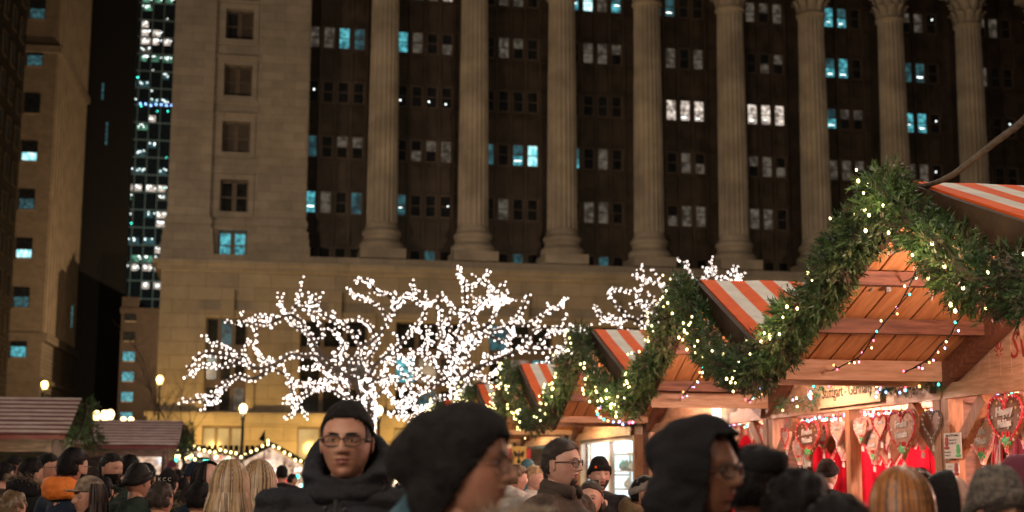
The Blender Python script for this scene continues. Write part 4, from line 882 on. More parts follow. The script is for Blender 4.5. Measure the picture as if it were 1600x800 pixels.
for k, (x, y) in enumerate(((1374, 680), (1386, 684), (1398, 682), (1429, 668))):
    heart(x, y, 15, 50 if k < 3 else 36, LW + .22, 'ginger_pale', 'icing_red', None, ['low heart edge behind the long pale heart', 'lowest heart edge in the stack left of the big pale brown heart', 'heart edge peeping out directly below the big pale brown heart', 'heart edge showing right behind the big pale brown heart'][k], tgt=False, green=False, yaw=.55)
heart(1574, 617, 52, 96, LW - .10, 'ginger', 'icing_red', HH, 'biggest dark heart at the right edge, lettered Happy Holidays', yaw=.0)
heart(1536, 654, 40, 76, LW + .05, 'ginger_pale', 'icing_pink', FW_, 'bright pale heart behind the brace, left of the biggest dark heart')
heart(1603, 640, 30, 66, LW - .0, 'ginger_pale', 'icing_pink', None, 'heart cut off by the right edge of the picture', green=False)
heart(1152, 664, 18, 34, LW + .0, 'ginger_pale', 'icing_red', ('Hallo',), 'leftmost small heart, just above the black cap', green=False)
heart(1178, 664, 14, 33, LW + .0, 'ginger_pale', 'icing_red', ('Merry',), 'small red edged heart left of the far double post, second from it', green=False)
heart(1195, 662, 13, 36, LW + .0, 'ginger_pale', 'icing_red', ('Happy',), 'small heart directly left of the far double post', green=False)
heart(1229, 668, 12, 36, LW - .02, 'ginger_pale', 'icing_red', ('Frohe',), 'small heart directly right of the far double post', green=False)
def streamers(px, y0, y1, wpx, L, mats, label):
    A_ = onrow(px, y0, L); B_ = onrow(px, y1, L); T = MB(); r = random.Random(int(px)); h = A_.z - B_.z
    for k in range(16):
        a = (k/15 - .5); w = wpx/230; p = [(-r.uniform(0, .03), -a*w*.35, 0), (-r.uniform(0, .05), -a*w*.9, -h*.5), (-r.uniform(0, .06), -a*w*1.5 + r.uniform(-.02, .02), -h*r.uniform(.9, 1.05))]
        T.tube(smooth_path([Vector(q) for q in p], 4), .011, 4, k % len(mats), flat=.25)
    o = T.build('ribbon_bundle', mats, None); o.location = A_; o.rotation_euler = (0, 0, RA); tag(o, label, 'ribbons')
hr = random.Random(77)
for k in range(16):
    x = 1236 + k*15 + hr.uniform(-3, 3); w_ = hr.uniform(13, 18)
    heart(x, 662 + (1474 - x)*.035 - 9 + hr.uniform(-3, 6), w_, w_*2.3, LW + hr.uniform(.22, .40), 'ginger_pale', 'icing_pink' if k % 3 else 'icing_red', None, 'plain pale heart in the dense back row behind the lettered hearts', tgt=k % 2 == 0, green=False, dots=False, yaw=hr.uniform(-.2, .4))
streamers(1563, 680, 760, 26, LW - .02, ['ribbon_red', 'icing_pink', 'icing_white', 'ribbon_red'], 'bundle of red and pink ribbons hanging below the biggest dark heart')
streamers(1262, 700, 740, 16, LW - .0, ['icing_white', 'paper', 'fur_white'], 'bundle of white ribbons below the large dark heart near the left brace')
# glass showcase in the fourth hut
zc, hw, _ = HU[3]; H, O, ins, x1 = huts[3]
T = thing('showcase', 'tall glass showcase with cream frame glowing white, behind the man in the black beanie', 'showcase', ins(x1 + .02, 0, 1.0), RA)
f = MB()
for y in (-2.0, -.2, 2.0): f.b2((-.0, y - .05, .03), (.08, y + .05, 1.13))
f.b2((-.003, -2.04, .0), (.083, 2.04, .06)); f.b2((-.003, -2.04, 1.08), (.083, 2.04, 1.13)); f.build('frame', 'canvas_white', T)
q = MB(); q.b2((.03, -2.0, .06), (.036, 2.0, 1.08)); q.build('glass', 'shop_glass', T)
litpane('showcase_glow', (.88, .97, 1.0), 2.0, (.45, .66, .72), 2.0)
q = MB(); q.b2((1.1, -2.05, -.2), (1.15, 2.05, 1.15)); q.b2((.15, 2.0, -.2), (1.097, 2.05, 1.15)); q.build('glow_panel', 'showcase_glow', T)  # added glowing panels stand in for the lit showcase interior
q = MB(); [q.b2((x, 1.95, -.2), (x + .03, 1.995, 1.1)) for x in (.16, .5, .85)]; q.b2((.16, 1.955, .55), (.85, 1.99, .58)); q.build('window_bar', 'canvas_white', T)
q = MB()
for z in (.32, .62, .9): q.b2((.5, -2.0, z), (1.05, 2.0, z + .02))
q.build('shelf', 'canvas_white', T)
r = random.Random(5)
for k in range(22):
    b = MB(); y = r.uniform(-1.9, 1.9); z = r.choice((.34, .64, .06)); s_ = r.uniform(.05, .09); b.lathe([(.3*s_, 0), (s_, s_*.6), (s_*.9, s_*1.6), (s_*.3, s_*2), (s_*.25, s_*2.5)], 10)
    o = b.build('glass_ornament', r.choice(['icing_red', 'cloth_teal', 'curtain_plum', 'icing_white', 'mullion', 'curtain_plum']), None, True); o.location = ins(x1 + r.uniform(.6, .95), y, 1.0 + z); tag(o, 'small coloured blown glass ornament on a shelf of the white lit showcase', 'ornament', 'ornaments on the showcase shelves')
# eagle banner, teal front and pale awning of the fifth hut
H, O, ins, x1 = huts[4]
litpane('teal_goods', (.15, .75, .70), .9, (.01, .10, .11), 5.0); litpane('pink_goods', (1, .55, .5), 1.0, (.15, .2, .25), 5.0)  # goods walls glow by themselves instead of being lamplit
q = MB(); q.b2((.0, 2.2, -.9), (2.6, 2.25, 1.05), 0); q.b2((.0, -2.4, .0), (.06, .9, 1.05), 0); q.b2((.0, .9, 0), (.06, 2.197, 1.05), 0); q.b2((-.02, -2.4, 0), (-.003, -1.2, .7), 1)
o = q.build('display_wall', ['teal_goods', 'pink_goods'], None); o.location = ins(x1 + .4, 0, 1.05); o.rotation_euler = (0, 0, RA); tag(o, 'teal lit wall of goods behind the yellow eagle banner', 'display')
A_ = onrow(811, 712, LW - .2); T = thing('eagle_banner', 'yellow banner with a black eagle between red strips, right of the profile woman', 'banner', A_, R(-20))
e = MB(); e.b2((-.16, -.01, -.19), (.16, .01, .19)); e.build('cloth', 'icing_yellow', T); e = MB(); e.b2((-.25, -.005, -.19), (-.163, .005, .14)); e.b2((.163, -.005, -.19), (.25, .005, .14)); e.build('side_strip', 'icing_red', T)
e = MB(); e.ell((0, -.014, 0), (.025, .003, .07), 10, 6); e.ell((.01, -.014, .085), (.02, .003, .018), 8, 5)
for sg in (-1, 1):
    e.add([(sg*.02, -.0145, .04), (sg*.10, -.0145, .11), (sg*.12, -.0145, .06), (sg*.11, -.0145, 0), (sg*.085, -.0145, -.05), (sg*.07, -.0145, .0), (sg*.05, -.0145, -.04), (sg*.03, -.0145, -.01)], [tuple(range(8))])
    e.beam((0, -.0146, -.05), (sg*.05, -.0146, -.13), .014, .004)
e.add([(-.02, -.0146, -.06), (.02, -.0146, -.06), (.045, -.0146, -.14), (0, -.0146, -.165), (-.045, -.0146, -.14)], [(0, 1, 2, 3, 4)]); e.build('eagle', 'ink', T)
A_ = onrow(806, 636, LW - .4); e = MB(); n = 14; vs = []
for k in range(n + 1):
    a = math.pi*k/n; vs += [(math.cos(a)*-.68, 0, math.sin(a)*.30), (math.cos(a)*-.68, .9, math.sin(a)*.30 + .02)]
e.add(vs, [(2*k, 2*k+1, 2*k+3, 2*k+2) for k in range(n)] + [tuple(2*k for k in range(n + 1))]); o = e.build('curved_awning', 'mullion', None, True); o.location = A_ - Vector((0, 0, .15)); o.data.materials[0] = mat('awning_blue', (.50, .62, .72), .6); tag(o, 'pale blue rounded awning above the teal lit hut front', 'awning')

# ================================================================== HUTS ON THE LEFT AND FAR AWAY
def far_hut(px, py, d, length, label, glab, hw=1.65, glow=(), np_=9, dens=420):
    E0 = at(px, py, d); T = thing('market_hut', label, 'market hut', (E0.x, E0.y, 0), RA, 'market huts with red and white log-striped roofs'); zr = E0.z; s_ = .46
    def rz(y): return zr - s_*abs(y)
    for sg in (-1, 1):
        c = MB(); n = np_
        for k in range(n):
            for (a, b, mt, up) in ((k/n, (k + .6)/n, 0, .012), ((k + .6)/n, (k+1)/n, 1, .0)):
                ya, yb = sg*a*hw, sg*b*hw; ym = (ya + yb)/2; vs = []
                for q in range(9):
                    x = -length*q/8; j = .012*noise.noise(Vector((x*1.3, k*4.1, 2))); vs += [(x, ya, rz(ya) + .03 + j), (x, ym, rz(ym) + .04 + up*.6 + j), (x, yb, rz(yb) + .03 + j)]
                c.add(vs, [(3*q+e, 3*q+e+1, 3*q+e+4, 3*q+e+3) for q in range(8) for e in (0, 1)], mt)
        c.build('striped_roof', ['canvas_pink', 'canvas_red'], T, True)
    b = MB(); b.b2((-length, -hw + .05, rz(hw) - .06), (-.05, -hw + .12, rz(hw) + .02)); b.build('eave_board', 'canvas_red', T)
    g_ = MB(); g_.add([(-.1, -hw + .1, rz(hw)), (-.1, hw - .1, rz(hw)), (-.1, 0, zr - .03), (-.16, -hw + .1, rz(hw)), (-.16, hw - .1, rz(hw)), (-.16, 0, zr - .03)], [(0, 1, 2), (5, 4, 3), (0, 3, 4, 1), (1, 4, 5, 2), (2, 5, 3, 0)]); g_.build('gable', 'wood_dark', T)
    w = MB(); w.b2((-length + .1, -hw + .35, 0), (-.3, -hw + .42, 1.0)); w.b2((-length + .1, hw - .35, 0), (-.3, hw - .28, rz(hw))); w.b2((-.36, -hw + .42, 0), (-.3, hw - .35, rz(hw))); w.b2((-length + .1, -hw + .35, rz(hw) - .28), (-.3, -hw + .42, rz(hw) - .02)); w.build('wall', 'wood_brown', T)
    for x in [-.36 - i*1.15 for i in range(int(length/1.15))]:
        p = MB(); p.b2((x - .05, -hw + .30, 0), (x + .05, -hw + .347, rz(hw) - .02)); p.build('post', 'wood_brown', T)
    for (x0, x1_, mt) in glow:
        q = MB(); q.b2((x0, -hw + .5, 1.0), (x1_, -hw + .54, rz(hw) - .28)); q.build('shop_window', mt, T)
    Gd = thing('pine_garland', glab, 'garland', (E0.x, E0.y, 0), RA, 'dark pine garlands on the left huts'); r = random.Random(int(px)); m = MB()
    pts = smooth_path([Vector((.12, -hw*.98 + 2*hw*.98*k/12, rz(-hw*.98 + 2*hw*.98*k/12) - .12 - .16*math.sin(math.pi*((k/6) % 1)))) for k in range(13)], 2)
    sprigs(m, pts, .16, dens, r, .12, 10, (0, 0, 2, 0), .010); m.build('foliage', GM, Gd); m = MB(); m.tube(pts, .03, 5); m.build('stem', 'bark', Gd)
    return T, E0
litpane('green_goods', (.03, .55, .30), 1.1, (.01, .30, .16), 2.0); litpane('warm_goods', (1, .72, .5), 1.1, (.25, .1, .06), 3.5)
far_hut(128, 624, 28, 6.4, 'left market hut with a broad red and white striped roof and green lit windows', 'dark pine garland on the gable of the nearer left hut', glow=((-2.9, -2.45, 'green_goods'), (-2.3, -1.85, 'green_goods')))
for (x, y, en, c) in ((38, 725, 30, (.6, 1, .7)), (60, 715, 30, (1, .75, .5)), (225, 715, 30, (.8, .95, 1)), (330, 700, 60, (1, .8, .7))): p = at(x, y, 25 if x < 100 else 38); lamp(p, en, c, .1)
far_hut(287, 659, 42, 7.6, 'farther market hut with a darker red striped roof below the twin globe lamp', 'dark pine garland on the gable of the farther left hut', glow=((-3.6, -2.7, 'pane_bright'), (-1.9, -.5, 'warm_goods')), dens=360)
lamp((-17, 17, 7), 1300, (1, .80, .66), .4); lamp((-18, 32, 8), 1500, (1, .80, .66), .4)  # lamps added to brighten the striped roofs of the left huts
def goods(parent, x0, x1_, y, z0, z1, n, r, mats, s0=.05, s1=.11):
    bulbs(parent, [(Vector((r.uniform(x0, x1_), y - r.uniform(0, .3), r.uniform(z0, z1))), r.uniform(s0, s1), r.randrange(len(mats))) for _ in range(n)], mats)
def front_hut(px, py, d, hw, label, n, seed, panel='panel_warm', slope=.55, roof='cloth_black'):
    P = at(px, py, d); T = thing('lit_hut', label, 'market hut', (P.x, P.y, 0), RA*.5, 'far brightly lit market huts'); z = P.z; r = random.Random(seed)
    for sg in (-1, 1):
        a = MB(); a.add([(0, -.3, z), (0, 2.6, z), (sg*(hw + .2), 2.6, z - slope*(hw + .2)), (sg*(hw + .2), -.3, z - slope*(hw + .2)), (0, -.3, z + .1), (0, 2.6, z + .1), (sg*(hw + .2), 2.6, z + .1 - slope*(hw + .2)), (sg*(hw + .2), -.3, z + .1 - slope*(hw + .2))], [(0, 1, 2, 3), (7, 6, 5, 4), (0, 3, 7, 4), (1, 2, 6, 5), (2, 3, 7, 6)]); a.build('roof', 'knit_black', T)
    q = MB(); zb = z - slope*hw; q.add([(-hw*.92, .5, 1.0), (hw*.92, .5, 1.0), (hw*.92, .5, zb - .03), (0, .5, z - .12), (-hw*.92, .5, zb - .03)], [(0, 1, 2, 3, 4)]); q.build('lit_back', panel, T)  # back wall glows itself, standing in for the lit stall interior
    w = MB(); w.b2((-hw, 0, 0), (hw, .1, .98)); w.b2((-hw, .1, 0), (-hw + .1, 2.4, zb)); w.b2((hw - .1, .1, 0), (hw, 2.4, zb)); w.b2((-hw, 2.4, 0), (hw, 2.5, zb)); w.build('wall', 'wood_brown', T)
    for x in (-hw + .06, -hw*.3, hw*.35, hw - .06): p = MB(); p.b2((x - .05, .11, .98), (x + .05, .2, zb + (0 if abs(x) > hw*.6 else .3))); p.build('post', 'wood_brown', T)
    it = [(Vector((sg*hw*1.1*f, -.35, z - slope*hw*1.1*f + r.uniform(-.05, .12))), .045, 0) for sg in (-1, 1) for f in [i/9 for i in range(10)]]
    it += [(Vector((r.uniform(-hw, hw), -.2, r.uniform(1.1, zb))), r.uniform(.04, .09), r.choice((1, 1, 2, 3, 4, 0))) for _ in range(n)]
    bulbs(T, it, ['bulb_warm', 'goods_white', 'goods_pink', 'bulb_teal', 'goods_red']); lamp((P.x, P.y - .9, 2.0), 40, (1, .75, .6), .2)
emis('goods_white', (1, .85, .75), 2.4); emis('goods_pink', (1, .45, .42), 1.6); emis('goods_red', (.8, .04, .06), 1.0)  # goods given their own glow in place of stall lighting
front_hut(420, 694, 56, 1.75, 'far brightly lit hut with a dark pointed roof right behind the blonde women', 46, 3, 'warm_goods')
front_hut(622, 707, 52, 1.1, 'small far lit hut between the black puffer coat and the slouchy beanie', 18, 5, 'warm_goods')
front_hut(305, 700, 54, 1.6, 'far brightly lit round-fronted hut hung with pink and white goods', 80, 4, 'warm_goods', .18)
front_hut(262, 712, 50, .9, 'low far stall with red and white goods left of the round-fronted hut', 40, 6, 'warm_goods', .12)
P = at(368, 700, 60); T = thing('kiosk', 'dark kiosk with a ribbed black roof in front of the yellow windows', 'kiosk', (P.x, P.y, 0), RA)
m = MB()
for k in range(14): m.beam((-1.5 + k*.22, -.9, P.z - .55), (-1.5 + k*.22, 0, P.z + .1), .16, .03)
m.b2((-1.55, -.9, P.z - .62), (1.55, -.85, P.z - .52)); m.build('ribbed_roof', 'cloth_puffer', T); m = MB(); m.b2((-1.5, -.7, 0), (1.5, .8, P.z - .6)); m.build('booth', 'wood_dark', T)
for (x, y, d, l) in ((414, 672, 52, 'small dark pennant on a pole above the pointed far hut'), (303, 672, 50, 'small dark pennant beside the garland of the farther left hut')):
    P = at(x, y, d); T = thing('pennant', l, 'flag', (P.x, P.y, 0), 0); m = MB(); m.tube([(0, 0, 0), (0, 0, P.z)], .02, 6); m.build('pole', 'black_metal', T); m = MB(); m.add([(0, 0, P.z), (0, .01, P.z - .42), (-.22, .03, P.z - .34), (0, -.012, P.z), (0, -.005, P.z - .42), (-.22, .018, P.z - .34)], [(0, 1, 2), (5, 4, 3)]); m.build('flag_cloth', 'cloth_black', T)

# ================================================================== PEOPLE
def ss(a, b, x):
    t = max(0.0, min(1.0, (x - a)/(b - a))); return t*t*(3 - 2*t)
def ga(x, s): return math.exp(-(x/s)**2)
def head_pt(th, ph, fem=0.0, off=0.0, feat=True):
    sx, cx, cp, sp_ = math.sin(th), math.cos(th), math.cos(ph), math.sin(ph)
    z = .122*sp_; lowt = max(0, -sp_)
    x = .079*sx*(cp**.82)*(1 - (.16 + .08*fem)*lowt**1.3)
    if cx > 0:    # face side
        y = -.098*(cx**.85)*(cp**(.62 if sp_ < 0 else .9))
        y *= 1 - .05*lowt
    else:
        y = .103*abs(cx)**.95*cp*(1 - .42*ss(0, 1, lowt))
    if z > 0: x *= 1 + .03*ga(z - .05, .05)
    if feat and cx > 0:
        w = ss(0, .35, cx); ax = abs(x); p = 0
        nz = ss(.034, -.020, z)*ss(-.042, -.030, z)
        p += (.004 + .022*ss(.025, -.026, z))*ga(x, .0105 + .005*ss(.0, -.03, z))*ss(.042, .015, z)*ss(-.042, -.029, z)
        p += .007*ga(ax - .0135, .0075)*ga(z + .029, .009)                       # nostril wings
        p -= .0125*ga(ax - .031, .019)*ga(z - .006, .014)                        # sockets
        p += .0050*ga(ax - .028, .030)*ga(z - .030, .011)                        # brow
        p += .0035*ga(ax - .045, .02)*ga(z + .022, .02)                          # cheeks
        p += .0075*ga(x, .021)*ga(z + .0520, .0062) + .0085*ga(x, .018)*ga(z + .0655, .0068)   # lips
        p -= .0050*ga(x, .026)*ga(z + .0588, .0030)                              # mouth line
        p -= .0040*ga(x, .022)*ga(z + .0800, .0070)                              # below the lip
        p += .0095*ga(x, .024)*ga(z + .100, .015)                                # chin
        y -= p*w
    r = Vector((x, y, z))
    if off: r += Vector((x*.95, y*.9, z)).normalized()*off
    return r
def grid(nu, nv, fn):
    return [fn(-math.pi + 2*math.pi*k/nu, -math.pi/2*.998 + math.pi*.998*i/nv) for i in range(nv + 1) for k in range(nu)]
def head_into(mb, detail, fem, lipm=1):
    nu, nv = (112, 96) if detail > 1 else (56, 48) if detail else (28, 22)
    vs = grid(nu, nv, lambda t, p: head_pt(t, p, fem)); fs, fl_ = [], []
    for i in range(nv):
        for k in range(nu):
            f = (i*nu+k, i*nu+(k+1) % nu, (i+1)*nu+(k+1) % nu, (i+1)*nu+k); c = sum((vs[q] for q in f), Vector())/4
            lip = c.y < -.07 and ((c.x/.0235)**2 + ((c.z + .0590)/(.0108))**2 < 1)
            (fl_ if lip else fs).append(f)
    mb.add(vs, fs, 0)
    if fl_: mb.add(vs, fl_, lipm)
    for sg in (-1, 1):
        mb.ell((sg*.079, .008, -.004), (.008, .018, .032), 10, 8, 0, Euler((R(-12), 0, R(sg*22))).to_matrix()); mb.ell((sg*.083, .004, .004), (.006, .012, .022), 8, 6, 0, Euler((R(-12), 0, R(sg*25))).to_matrix())
        zz = .006; yy = -.0800
        mb.ell((sg*.0305, yy, zz), (.0148, .0108, .0054), 14, 8, 2); mb.ell((sg*.0305, yy - .0085, zz + .0008), (.0056, .0035, .0050), 12, 6, 3)
        if detail:   # upper and lower lids
            up = [(sg*(.0305 + .0165*math.cos(a)), yy - .0105*math.sin(a)**.7 + .001, zz + .0004 + .0056*math.sin(a)) for a in [math.pi*i/8 for i in range(9)]]
            mb.tube(up, .0022, 5, 0); mb.tube([(p[0], p[1] - .0016, p[2] - .001) for p in up], .0009, 4, 3)
            lo = [(sg*(.0305 + .0155*math.cos(a)), yy - .0085*math.sin(a)**.7 + .001, zz - .0054*math.sin(a)) for a in [math.pi*i/8 for i in range(9)]]; mb.tube(lo, .0016, 5, 0)
_cache = {}
def hand_into(mb, T, s=1, curl=.5):
    m = MB(T); m.ell((0, 0, -.045), (.040, .014, .048), 12, 8, 0)
    for k, (x, L) in enumerate(((-.028, .062), (-.010, .072), (.010, .068), (.027, .054))):
        p = Vector((x, 0, -.082)); q = [Vector((x*.8, 0, -.05)), p]; a = .15
        for j, f in enumerate((.45, .32, .23)): a += curl*(.6 + .25*j); p = p + Vector((x*.06, -math.sin(a), -math.cos(a)))*L*f; q.append(p)
        m.tube(q, [.0085, .009, .0085, .0078, .0065], 8, 0)
    m.tube([(s*.025, 0, -.02), (s*.045, -.012, -.040), (s*.050, -.026, -.062), (s*.046, -.036, -.080)], [.012, .011, .0095, .007], 8, 0)
    mb.v += m.v; off = len(mb.v) - len(m.v); mb.f += [tuple(i + off for i in f) for f in m.f]; mb.m += m.m
def arms(pose):
    if pose == 'phone': return [((-.19, 0, 1.40), (-.27, .03, 1.13), (-.25, -.08, .90)), ((.19, 0, 1.41), (.33, -.20, 1.36), (.22, -.42, 1.56))]
    if pose == 'pocket': return [(((-1)**i*.19, 0, 1.40), ((-1)**i*.29, .06, 1.14), ((-1)**i*.21, -.13, .97)) for i in (1, 0)]
    return [(((-1)**i*.19, 0, 1.40), ((-1)**i*.26, .03, 1.13), ((-1)**i*.25, -.07, .89)) for i in (1, 0)]
def body_mesh(detail, fem, skin, pose):
    key = ('b', detail, fem, skin, pose)
    if key in _cache: return _cache[key]
    b = MB()
    b.tube([(0, .02, .86), (0, .01, 1.0), (0, .0, 1.15), (0, 0, 1.32), (0, .01, 1.42), (0, .012, 1.47)], [.155, .13, .135, .155, .12, .05], 16, 0, flat=.65)
    b.tube([(0, .015, 1.42), (0, .012, 1.50), (0, .0, 1.585)], [.062, .052, .056] if not fem else [.055, .044, .048], 16, 0)
    for (s_, e, h) in arms(pose):
        b.tube([s_, Vector(s_).lerp(Vector(e), .5), e], [.052, .044, .036], 10); b.tube([e, Vector(e).lerp(Vector(h), .4), h], [.037, .036, .026], 10)
        d = (Vector(h) - Vector(e)).normalized(); q = d.to_track_quat('-Z', 'Y').to_matrix().to_4x4()
        hand_into(b, Matrix.Translation(h) @ q, 1 if s_[0] < 0 else -1, .45)
    for sg in (-1, 1):
        b.tube([(sg*.09, .01, .90), (sg*.095, 0, .70), (sg*.095, 0, .48), (sg*.095, .02, .30), (sg*.095, .02, .08)], [.088, .072, .052, .055, .038], 12); b.ell((sg*.095, -.05, .04), (.042, .12, .038), 10, 6)
    H0 = MB(Matrix.Translation((0, -.01, 1.63))); head_into(H0, detail, fem)
    o = len(b.v); b.v += H0.v; b.f += [tuple(i + o for i in f) for f in H0.f]; b.m += H0.m
    me = b.mesh('body', [skin, 'lips', 'eye_white', 'iris'], True); _cache[key] = me; return me
def jacket_mesh(kind, cloth, pose, seed=0):
    key = ('j', kind, cloth, pose)
    if key in _cache: return _cache[key]
    k2 = ('js', kind, pose)
    if k2 not in _cache:
        f = 1.16 if kind == 'puffer' else 1.0 if kind == 'coat' else .93; b = MB()
        b.tube([(0, .02, .74), (0, .02, .9), (0, .01, 1.1), (0, 0, 1.28), (0, .005, 1.38)], [.20*f, .195*f, .18*f, .20*f, .165*f], 20, 0, flat=.70)
        b.tube([(-.16*f, .01, 1.385), (0, .008, 1.435), (.16*f, .01, 1.385)], [.078*f, .095*f, .078*f], 14)
        b.tube([(0, .012, 1.38), (0, .01, 1.47), (0, .006, 1.505)], [.13*f, .092*f, .082], 16)
        for (s_, e, h) in arms(pose):
            s_ = Vector(s_); s_.x *= f; e = Vector(e); h = Vector(h).lerp(e, .08)
            b.tube([s_, s_.lerp(e, .5), e], [.078*f, .070*f, .060*f], 12); b.tube([e, e.lerp(h, .5), h], [.062*f, .056*f, .046*f], 12); b.ell(s_, (.08*f,)*3, 12, 8); b.ell(e, (.06*f,)*3, 10, 8)
        o = blob(b, .016, 8, .016 if kind == 'puffer' else .010, 11 if kind == 'puffer' else 9, len(_cache))
        _cache[k2] = o
    o = _cache[k2]; me = o.mesh('jacket', cloth, True); _cache[key] = me; return me
def trousers_mesh(m):
    key = ('t', m)
    if key in _cache: return _cache[key]
    b = MB()
    b.tube([(0, .015, .72), (0, .015, .95)], [.16, .165], 16, flat=.7)
    for sg in (-1, 1): b.tube([(sg*.09, .01, .90), (sg*.098, 0, .65), (sg*.098, .01, .45), (sg*.098, .02, .09)], [.10, .088, .07, .062], 12)
    me = b.mesh('trousers', m, True); _cache[key] = me; return me
def shoe_mesh():
    if 's' in _cache: return _cache['s']
    b = MB(); b.ell((0, -.05, .045), (.05, .14, .045), 12, 8); b.tube([(0, .02, .04), (0, .02, .12)], [.05, .045], 10); me = b.mesh('shoe', 'shoe', True); _cache['s'] = me; return me
HC = Vector((0, -.01, 1.63))
def shell(name, cond, off, m, parent, nu=72, nv=60, ns=0.0, fr=30, fem=0, smooth=True, fn=None, mats=None):
    # a shell over the skull wherever cond(th, ph, point) holds
    b = MB(); vs = grid(nu, nv, lambda t, p: head_pt(t, p, fem, 0, False)); o_ = []
    for i, v in enumerate(vs):
        d = Vector((v.x*.95, v.y*.9, v.z)).normalized(); k = off(v) if callable(off) else off
        if ns: k += ns*noise.noise(v*fr)
        q = v + d*k
        if fn: q = fn(q)
        o_.append(q + HC)
    fs = []
    for i in range(nv):
        for k in range(nu):
            f = (i*nu+k, i*nu+(k+1) % nu, (i+1)*nu+(k+1) % nu, (i+1)*nu+k)
            if cond(sum((vs[j] for j in f), Vector())/4): fs.append(f)
    used = {}; vv = []; ff = []
    for f in fs:
        g_ = []
        for i in f:
            if i not in used: used[i] = len(vv); vv.append(o_[i])
            g_.append(used[i])
        ff.append(tuple(g_))
    inner = len(vv); inv = [None]*inner
    for i, j in used.items(): inv[j] = vs[i] + HC
    edges = {}
    for f in ff:
        for a in range(4): e = (f[a], f[(a+1) % 4]); edges[e] = 1
    rim = [e for e in edges if (e[1], e[0]) not in edges]; b.add(vv + inv, ff + [(e[1], e[0], e[0] + inner, e[1] + inner) for e in rim])
    return b.build(name, mats or m, parent, smooth)
def short_hair(P, m, fringe=.070, n=.006):
    # stays above brow and temples, runs down behind the ears to the nape
    def cond(v):
        if v.y < -.055: return v.z > fringe - .02*abs(v.x)/.07
        if v.y < -.005: return v.z > .030 + (-.005 - v.y)*.7
        return v.z > (.018 if v.y < .03 else -.045)
    o = shell('hair', cond, lambda v: .003 + .007*ss(-.02, .08, v.z), m, P, 96, 80, n, 26)
    r = random.Random(int(P.location.x*97)); b = MB(); k = 0
    sw = r.uniform(-1, 1)
    while k < 1500:
        t, p = r.uniform(-math.pi, math.pi), math.asin(r.uniform(-.45, 1)); v = head_pt(t, p, 0, 0, False)
        if not cond(v): k += .2; continue
        k += 1; nrm = Vector((v.x*.95, v.y*.9, v.z)).normalized(); tg = (Vector((sw*.5, .8, -.55)) - nrm*nrm.dot(Vector((sw*.5, .8, -.55)))).normalized()
        d = (tg + nrm*r.uniform(.15, .8) + Vector((r.uniform(-.5, .5), r.uniform(-.5, .5), r.uniform(-.4, .4)))).normalized(); q = HC + v + nrm*.008; x = d.cross(nrm).normalized()*.0016
        L = r.uniform(.012, .026); b.add([q - x, q + x, q + d*L - nrm*.001], [(0, 1, 2)])
    o2 = b.build('hair_strands', m, o); o2['kind'] = 'stuff'
    return o
def beanie(P, m, top=.05, low=.042, roll=True, back=-.02, tilt=0):
    def lim(v): return low + (back - low)*ss(-.09, .09, v.y)
    o = shell('beanie', lambda v: v.z > lim(v), lambda v: .010 + top*ss(.06, .122, v.z)*.6, m, P, 72, 60, .003, 40)
    if roll: 
        b = MB(); pts = []
        for k in range(33):
            t = 2*math.pi*k/32; best = None
            ph = 0.
            for _ in range(12): v = head_pt(t, ph, 0, 0, False); ph += (lim(v) + .018 - v.z)/.122
            v = head_pt(t, ph, 0, .012, False); pts.append(v + HC)
        b.tube(pts, .024, 8, 0, False, flat=.28) if False else None
        vs = []
        for k in range(32):
            c = pts[k]; d = Vector((c.x - HC.x, c.y - HC.y, 0)).normalized()
            for (o_, z_) in ((0, -.022), (.006, -.020), (.008, 0), (.006, .020), (.0, .024), (-.01, .022)): vs.append(c + d*o_ + Vector((0, 0, z_)))
        b.add(vs, [(6*k+q, 6*((k+1) % 32)+q, 6*((k+1) % 32)+(q+1) % 6, 6*k+(q+1) % 6) for k in range(32) for q in range(6)])
        b.build('fold', m, o, True)
    return o
def glasses(P, m='black_metal', w=.026, h=.0175, t=.0022, lens=True, rd=3.2):
    b = MB(); le = MB()
    for sg in (-1, 1):
        pts = []
        for k in range(24):
            a = 2*math.pi*k/24; c, s_ = math.cos(a), math.sin(a); x = w*abs(c)**(2/rd)*(1 if c > 0 else -1); z = h*abs(s_)**(2/rd)*(1 if s_ > 0 else -1)
            xx = sg*.0325 + x; pts.append(HC + Vector((xx, -.1035 + .9*abs(xx)**2*3.2, .004 + z)))
        b.tube(pts + pts[:2], t, 6, 0, False); le.add([HC + Vector((sg*.0325, -.1015, .004))] + pts, [(0, 1 + k, 1 + (k+1) % 24) for k in range(24)])
        b.tube([HC + Vector((sg*(.0325 + w), -.094, .010)), HC + Vector((sg*.076, -.085, .010)), HC + Vector((sg*.082, -.03, .009)), HC + Vector((sg*.083, .005, .006))], t*.95, 6)
    b.tube([HC + Vector((-.0075, -.1040, .009)), HC + Vector((0, -.107, .011)), HC + Vector((.0075, -.1040, .009))], t, 6)
    o = b.build('glasses', m, P, True)
    if lens: le.build('lens', 'lens_glass', o)
    return o
def brows(P, m, th=.0042, dz=0, arch=.005):
    b = MB()
    for sg in (-1, 1):
        pts = [HC + head_pt(0, 0)*0 + Vector((sg*x, -.0985 + 2.6*x*x*1.6, .026 + dz + arch*math.sin(min(1, (x-.012)/.036)*2.2))) for x in (.012, .020, .030, .040, .048)]
        b.tube(pts, [th*.8, th, th, th*.8, th*.3], 6, 0, flat=.7)
    return b.build('eyebrows', m, P, True)
